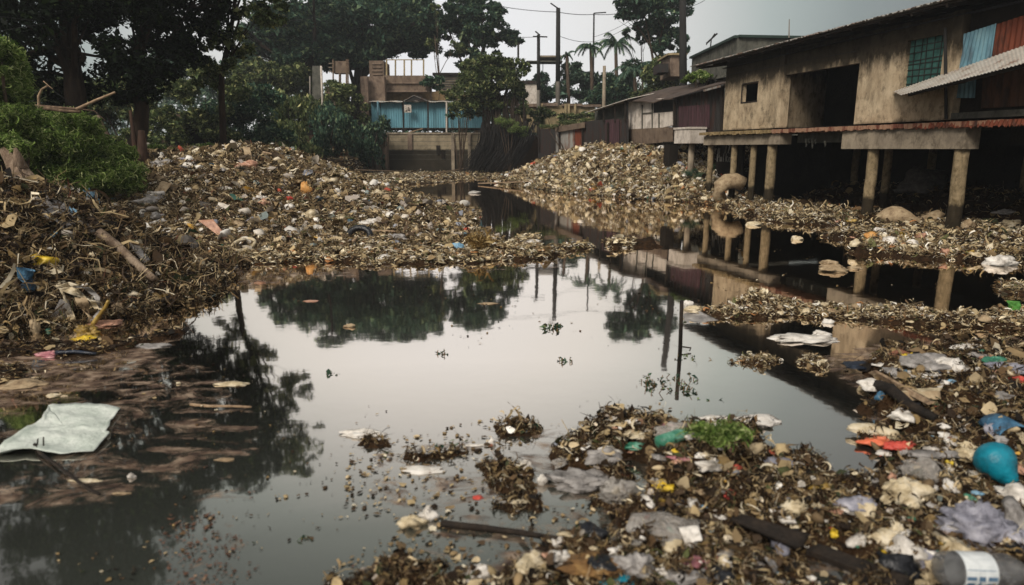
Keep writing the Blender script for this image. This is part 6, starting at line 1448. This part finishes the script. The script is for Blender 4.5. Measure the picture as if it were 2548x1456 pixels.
# the white sheet, traced as laid out on the water
C_ = [(121, 1014), (135, 1010), (182, 1006), (220, 1008), (300, 1018), (276, 1050), (272, 1068), (264, 1076), (274, 1082), (232, 1124), (150, 1130), (60, 1122), (-20, 1132), (0, 1112), (60, 1070), (105, 1044)]
W2 = [onplane(x, y, .02) for x, y in C_]; cx = sum(p[0] for p in W2) / len(W2); cy = sum(p[1] for p in W2) / len(W2); V = []; nR = 12; D_ = []
for i in range(len(W2)):
    a, b = W2[i], W2[(i + 1) % len(W2)]
    for k in range(5): D_.append((a[0] + (b[0] - a[0]) * k / 5, a[1] + (b[1] - a[1]) * k / 5))
t = MB(); P = []
for r in range(nR + 1):
    q = r / nR; row = []
    for x, y in D_: X, Y_ = cx + (x - cx) * q, cy + (y - cy) * q; row.append((X, Y_, .02 + .022 * mnoise.noise(Vector((X * 3 + Y_, Y_ * 9, 2))) + .012 * mnoise.noise(Vector((X * 14, Y_ * 20, 5))) + (.015 if r == nR else 0)))
    row.append(row[0]); P.append(row)
t.slab(P, .006, (0, 0, 1)); tag(t.build("plastic_sheet", K['sheetwhite'], None, True), "large wet white sheet spread flat on the water at the left", "sheet")
strand([(88, 1115), (100, 1135), (150, 1172), (215, 1222), (250, 1240)], .013, WOODD, "dark branch lying on the water below the white sheet", "branch", "branch", 5, .2, lift=.02)
for x0, y0, x1, y1, lb in ((88, 1118, 94, 1092, "short upright twig at the left by the white sheet"), (106, 1122, 108, 1088, "second upright twig, right beside the first, at the white sheet")):
    b = hit(x0, y0); t = MB(); t.tube([b - Vector((0, 0, .05)), at(x1, y1, b.y)], .005, 5); tag(t.build("twig", WOODD, None), lb, "twig")
# stake with the white scrap
g_ = thing("stake", hit(1693, 874), "dark stake standing in the pond with a pale rag on its top", "stake"); b = hit(1693, 874)
t = MB(); t.tube([b - Vector((0, 0, .1)), at(1695, 800, b.y), at(1697, 748, b.y)], [.022, .02, .02], 8, jit=.2); t.build("shaft", WOODD, g_, True)
t = MB(); t.tube([at(1690, 862, b.y), at(1720, 866, b.y), at(1716, 872, b.y - .05)], .008, 5); t.build("twig", WOODD, g_)
bag(1712, 760, 30, 22, 'white', "", "rag", "", parent=g_, sink=-.1)
plate([(1700, 782), (1742, 776), (1788, 798), (1702, 808)], 'grey', "flat pale sheet floating behind the stake", "plastic_sheet", "sheet", .006, .03, lift=.0)
bag(1730, 770, 50, 22, 'cream', "pale bag lying right of the top of the stake")
# water plants
def seedling(px, py, w, h, n, label, mat=None, cat="water plant"):
    b = hit(px, py + h * .4); s = pxm(0, 0, b); t_ = thing("water_plant", b, label, cat); mb = MB(); P = []
    for i in range(n):
        a = b + Vector((random.uniform(-.5, .5) * w * s, random.uniform(-.5, .5) * w * s * .8, -.02)); mb.tube([b - Vector((0, 0, .03)), a], .003, 3, cap=False); e = a + Vector((random.uniform(-.1, .1) * w * s, 0, random.uniform(.2, .6) * h * s)); mb.tube([a, e], .004, 3, cap=False)
        for k in range(2): P.append(a.lerp(e, random.uniform(.3, 1)) + Vector((random.uniform(-1, 1), random.uniform(-1, 1), 0)) * .015)
    mb.build("stems", K['brown'], t_); P = np.array(P); N = len(P)
    instance(P, np.full(N, .045 * (b.y / 5) ** .6) * np.exp(rng.normal(0, .3, N)), [('leaf', 1)], rotm(rng.uniform(0, 6.28, N), rng.normal(0, .5, N), rng.normal(0, .5, N)), "leaves", mat or L_TEAL, t_)
for a in ((1375, 808, 50, 26, 12, "small floating plant at the foot of the tallest pole's reflection"), (1668, 945, 140, 40, 26, "widest cluster of water plants in the sky reflection"), (1610, 945, 40, 30, 10, "left green sprig of the wide water plant cluster"), (1700, 966, 60, 20, 10, "low sprigs at the right end of the wide plant cluster"),
          (1708, 885, 60, 16, 9, "low plant at the foot of the dark stake"), (828, 922, 30, 20, 7, "small dark sprig in the middle of the pond"), (1098, 872, 30, 30, 7, "faint thin sprig left of centre in the sky reflection"), (1408, 885, 30, 40, 6, "tall thin sprig in the sky reflection"), (1762, 990, 50, 12, 8, "low sprigs floating below the wide plant cluster"),
          (1300, 1062, 70, 20, 14, "dark sprouting clump at the left end of the middle raft"), (1112, 1098, 60, 26, 12, "green sprouts above the small pink clump, bottom centre"), (762, 1330, 20, 30, 7, "single dark sprig low in the grey water"), (700, 905, 60, 50, 0, "")):
    if a[4]: seedling(*a)
grass_bush("grass_tuft", "green grass tuft growing on the top right of the middle raft", hit(1830, 1085).y, [(1790, 1078, 60, 16), (1830, 1082, 40, 12)], 1600, .07, L_BRIGHT, cat="grass")
grass_bush("reed_tuft", "tuft of tan reeds standing at the end of the tongue", hit(1195, 620).y, [(1190, 600, 24, 18), (1212, 605, 12, 15)], 520, .24, L_DRY, cat="reeds")
t = MB(); S_ = thing("tree_stump", hit(40, 470), "large pale torn stump with roots at the left edge above the near heap", "stump"); b = hit(55, 468); Yb = 11.8

for k in range(16):
    ox, oy = random.uniform(-16, 16), random.uniform(-8, 8); r0 = random.uniform(.04, .12); e_ = random.uniform(-10, 14)
    t.tube([at(92 + ox * 1.6, 474 + oy, Yb - .35 + oy * .02), at(66 + ox, 442 + oy * .6, Yb + ox * .008), at(44 + ox * .7, 410 + oy, Yb + .1), at(16 + ox * .6 + e_, 378 + e_, Yb + .2)], [r0 * 1.5, r0 * 1.1, r0, r0 * .35], 6, jit=.5)
t.build("trunk", BARKP, S_)
t = MB(); t.tube([at(52, 420, Yb), at(42, 385, Yb), at(38, 368, Yb)], [.12, .07, .02], 7, jit=.3); t.tube([at(60, 445, Yb), at(20, 460, Yb - .2), at(-20, 462, Yb - .3)], [.14, .1, .06], 7, jit=.3); t.build("roots", BARKP, S_, True)
strand([(0, 500), (24, 470), (45, 440)], .05, WOODD, "black branch crossing in front of the large pale stump", "branch", "branch", 6, .2, zl=[11, 11, 11])
# collapsed frame of sticks over the grass bush
for pts, r, m_, lb in (([(190, 272), (238, 250), (286, 230)], .035, WOODP, "pale pole rising to the right out of the collapsed stick frame"), ([(84, 264), (140, 268), (206, 272)], .04, WOOD, "upper weathered plank of the collapsed stick frame"), ([(110, 268), (160, 276), (200, 278)], .05, WOOD, "lower split plank of the collapsed stick frame"),
    ([(97, 284), (96, 240), (104, 222), (118, 214)], .03, WOODP, "upright crooked stick at the left end of the collapsed frame"), ([(112, 212), (150, 238), (192, 270)], .008, CABLE, "thin wire stretched from the crooked stick down to the planks"), ([(108, 202), (124, 216), (132, 222)], .012, WOODP, "short twig at the top of the crooked stick"), ([(204, 272), (235, 276), (262, 300)], .012, WOOD, "thin twig hanging from the right end of the planks")):
    strand(pts, r, m_, lb, "stick", "stick", 6, .15, zl=[15.5] * len(pts))
plate([(175, 272), (205, 270), (208, 284), (180, 286)], 'tan', "pale rag hung over the planks of the collapsed frame", "rag", "rag", .01, .1, zs=[0, 0, 0, 0], plane=(190, 300)) if False else None

# ---- countable small bags and scraps: one mesh of each kind, copied
LANDM = [(615, 385, "the standing crest board"), (390, 475, "the propped tan canvas"), (530, 515, "the grey tilted slab"), (535, 575, "the curved orange-tan board"), (605, 612, "the cream foam ring"), (466, 605, "the dark disc-like sack"), (718, 512, "the red-topped white scrap"), (760, 470, "the yellow-orange bag"),
 (892, 592, "the black tyre"), (925, 552, "the long white bottle-like bag"), (1025, 640, "the white waterline cloth"), (1195, 600, "the tan reed tuft"), (850, 440, "the right slope of the heap"), (1045, 585, "the pale stick on the tongue"), (1270, 430, "the foot of the hanging roots"), (1410, 385, "the whitish board at the fence"),
 (1500, 375, "the crest of the right heap"), (1620, 370, "the foot of the white shed"), (1665, 390, "the dark concrete stub"), (1500, 460, "the waterline of the right heap"), (1722, 430, "the round grey post"), (182, 532, "the light blue sheet"), (95, 650, "the crumpled yellow bag"), (68, 700, "the crushed blue beaker"),
 (200, 750, "the twisted cream cloth"), (212, 822, "the tangled yellow net"), (320, 660, "the reddish driftwood log"), (400, 740, "the tip of the near heap"), (1820, 480, "the bent tan pipe"), (1917, 510, "the fourth slim stilt"), (2165, 550, "the second thickest stilt"), (2262, 540, "the saddle-shaped trough"), (2384, 585, "the biggest stilt"),
 (2170, 588, "the orange foam lump"), (2272, 606, "the round white ball"), (2500, 648, "the white wrinkled bag"), (1880, 742, "the peak of the reed raft"), (2063, 799, "the small white raft-edge blob"), (2320, 790, "the middle of the reed raft"), (2520, 760, "the green leaf-like sheet"),
 (2255, 912, "the bright yellow triangle"), (2330, 900, "the peaked grey film"), (2515, 915, "the pale tube-like bag"), (2195, 955, "the crumpled white bag"), (2250, 1015, "the dark waterlogged beam"), (2290, 985, "the tan crate fragment"), (2530, 1080, "the blue basin"), (2485, 1165, "the teal float"), (2190, 1080, "the cream foam sole"),
 (2265, 1220, "the cream knotted bag"), (2462, 1305, "the lilac-grey bag"), (2430, 1415, "the grey bottle"), (2290, 1385, "the bluish grey bag"), (1978, 1270, "the ragged cream bag"), (1958, 1335, "the shiny black bag"), (2140, 1430, "the thick black board"), (1672, 1312, "the transparent bag"), (1455, 1192, "the long grey bag"),
 (1650, 1105, "the green bottle"), (1888, 1046, "the big bright white bag"), (1830, 1082, "the green grass tuft"), (1660, 1215, "the yellow branched piece"), (1480, 1408, "the brown fibrous husk"), (1580, 1405, "the beige grey bag"), (1240, 1335, "the black tapered plank"), (1190, 1422, "the white knotted bag"), (1900, 1400, "the brownish grey rag")]
ORD = ["", "second ", "third ", "fourth ", "fifth ", "sixth ", "seventh ", "eighth ", "ninth ", "tenth "]
_used = {}
CN = {'white': 'white', 'cream': 'cream', 'grey': 'grey', 'tan': 'tan', 'salmon': 'salmon', 'ochre': 'ochre', 'clear': 'translucent', 'lilac': 'lilac', 'black': 'black', 'navy': 'navy blue', 'green': 'green', 'red': 'red', 'yellow': 'yellow', 'skyblue': 'pale blue'}
def scrap_label(px, py, w, col):
    L = min(LANDM, key=lambda q: (q[0] - px) ** 2 + (q[1] - py) ** 2 * 2.5); dx, dy = px - L[0], (py - L[1]) * 1.5
    side = ("right of" if dx > 0 else "left of") if abs(dx) > abs(dy) else ("below" if dy > 0 else "above")
    size = "tiny" if w < 15 else ("small" if w < 26 else ("palm-sized" if w < 48 else "large"))
    k = (size, col, side, L[2]); n = _used.get(k, 0); _used[k] = n + 1
    return f"{ORD[min(n, 9)]}{size} {CN[col]} scrap {side} {L[2]}", f"crumpled scraps around {L[2]}"
def field(n, poly, mats, wmin, wmax, group, name="plastic_scrap", cat="scrap"):
    src = {}
    for m_ in sorted(set(mats)):
        for v in range(3):
            _sd[0] += 1; V, F = blob_mesh(_sd[0], 1.0, .7, .42, nu=18, nv=10, crease=.35, lobes=.35, spikes=random.choice([0, 2])); me = bpy.data.meshes.new(name); me.from_pydata([tuple(q) for q in V], [], [tuple(map(int, f)) for f in F]); me.polygons.foreach_set("use_smooth", [True] * len(F)); me.materials.append(K[m_]); src.setdefault(m_, []).append(me)
    xs = [p[0] for p in poly]; ys = [p[1] for p in poly]; tries = 0; spots = []
    while len(spots) < n and tries < n * 30:
        tries += 1; x, y = random.uniform(min(xs), max(xs)), random.uniform(min(ys), max(ys))
        if float(polysd(np.array([x]), np.array([y]), poly)[0]) < 0: continue
        b = hit(x, y)
        if gz(b.x, b.y) < .005: continue
        spots.append((x, y, b))
    spots.sort(key=lambda q: q[0] + q[1])
    for x, y, b in spots:
        w = random.uniform(wmin, wmax) * random.choice([.6, 1, 1.0, 1.3]); s = pxm(0, 0, b) * w; m_ = random.choice(mats)
        o = bpy.data.objects.new(name, random.choice(src[m_])); COL.objects.link(o)
        o.location = b - Vector((0, 0, .02 * s)); o.scale = (s, s * random.uniform(.6, 1.2), s * random.uniform(.5, 1.2)); o.rotation_euler = (random.uniform(-.3, .3), random.uniform(-.3, .3), random.uniform(0, 6.28))
        tag(o, scrap_label(x, y, w, m_)[0], cat, group)
field(34, [(330, 420), (620, 380), (860, 440), (1000, 480), (900, 600), (480, 600), (330, 540)], ['white', 'cream', 'grey', 'white'], 14, 30, "crumpled scraps in the large left heap")
field(24, [(860, 520), (1050, 500), (1180, 560), (1230, 640), (900, 655), (700, 640)], ['white', 'cream', 'salmon'], 12, 28, "crumpled scraps on the litter tongue")
field(40, [(1250, 440), (1380, 395), (1520, 372), (1660, 385), (1740, 470), (1460, 466)], ['white', 'cream', 'tan', 'grey'], 10, 22, "crumpled scraps on the right bank heap")
field(22, [(30, 500), (250, 490), (300, 600), (380, 750), (300, 830), (30, 820)], ['white', 'cream', 'grey', 'tan'], 18, 34, "crumpled scraps in the near left heap")
field(22, [(1850, 520), (2150, 545), (2548, 600), (2548, 650), (2150, 625)], ['white', 'cream', 'salmon', 'ochre'], 14, 26, "crumpled scraps along the house shore")
field(18, [(1750, 760), (1900, 745), (2300, 780), (2540, 790), (2500, 820), (1800, 800)], ['white', 'cream', 'tan'], 16, 34, "crumpled scraps in the long reed raft")
field(60, [(2180, 880), (2540, 870), (2540, 1440), (1700, 1440), (1900, 1250), (2250, 1150)], ['white', 'cream', 'grey', 'salmon', 'white', 'ochre'], 16, 46, "crumpled scraps in the right foreground")
field(48, [(1250, 1070), (1800, 1050), (1900, 1150), (1850, 1440), (1150, 1440), (1480, 1280), (1300, 1150)], ['white', 'cream', 'salmon', 'tan', 'white'], 14, 40, "crumpled scraps in the middle foreground")
field(26, [(2180, 900), (2540, 900), (2540, 1440), (1750, 1440), (1950, 1250), (2250, 1180)], ['grey', 'clear', 'lilac', 'white', 'cream', 'black'], 46, 84, "crumpled bags in the right foreground", "plastic_bag", "bag")
field(20, [(1300, 1090), (1800, 1060), (1900, 1150), (1850, 1440), (1250, 1440), (1480, 1280)], ['grey', 'clear', 'white', 'cream', 'black', 'green'], 44, 78, "crumpled bags in the middle foreground", "plastic_bag", "bag")
field(30, [(2180, 880), (2540, 870), (2540, 1440), (1500, 1440), (1600, 1080), (1900, 1250), (2250, 1150)], ['red', 'yellow', 'skyblue', 'navy', 'green', 'salmon'], 12, 26, "coloured scraps in the foreground")
field(26, [(330, 420), (620, 390), (860, 450), (1100, 560), (900, 610), (480, 600), (330, 540)], ['grey', 'cream', 'tan', 'white'], 28, 52, "larger bags in the large left heap", "plastic_bag", "bag")
# ---- humid air
def haze():
    t = MB(); t.box(-190, 190, -25, 130, -1.8, 32); o = t.build("haze", None)
    m = bpy.data.materials.new("haze_air"); m.use_nodes = True; n = m.node_tree.nodes; n.clear()
    out = n.new("ShaderNodeOutputMaterial"); v = n.new("ShaderNodeVolumePrincipled"); v.inputs["Density"].default_value = HAZE; v.inputs["Color"].default_value = (.86, .90, .92, 1); v.inputs["Anisotropy"].default_value = .3
    m.node_tree.links.new(v.outputs[0], out.inputs["Volume"]); o.data.materials.append(m); tag(o, "thin humid haze in the air over the pond", kind='stuff')
HAZE = .0011
haze()
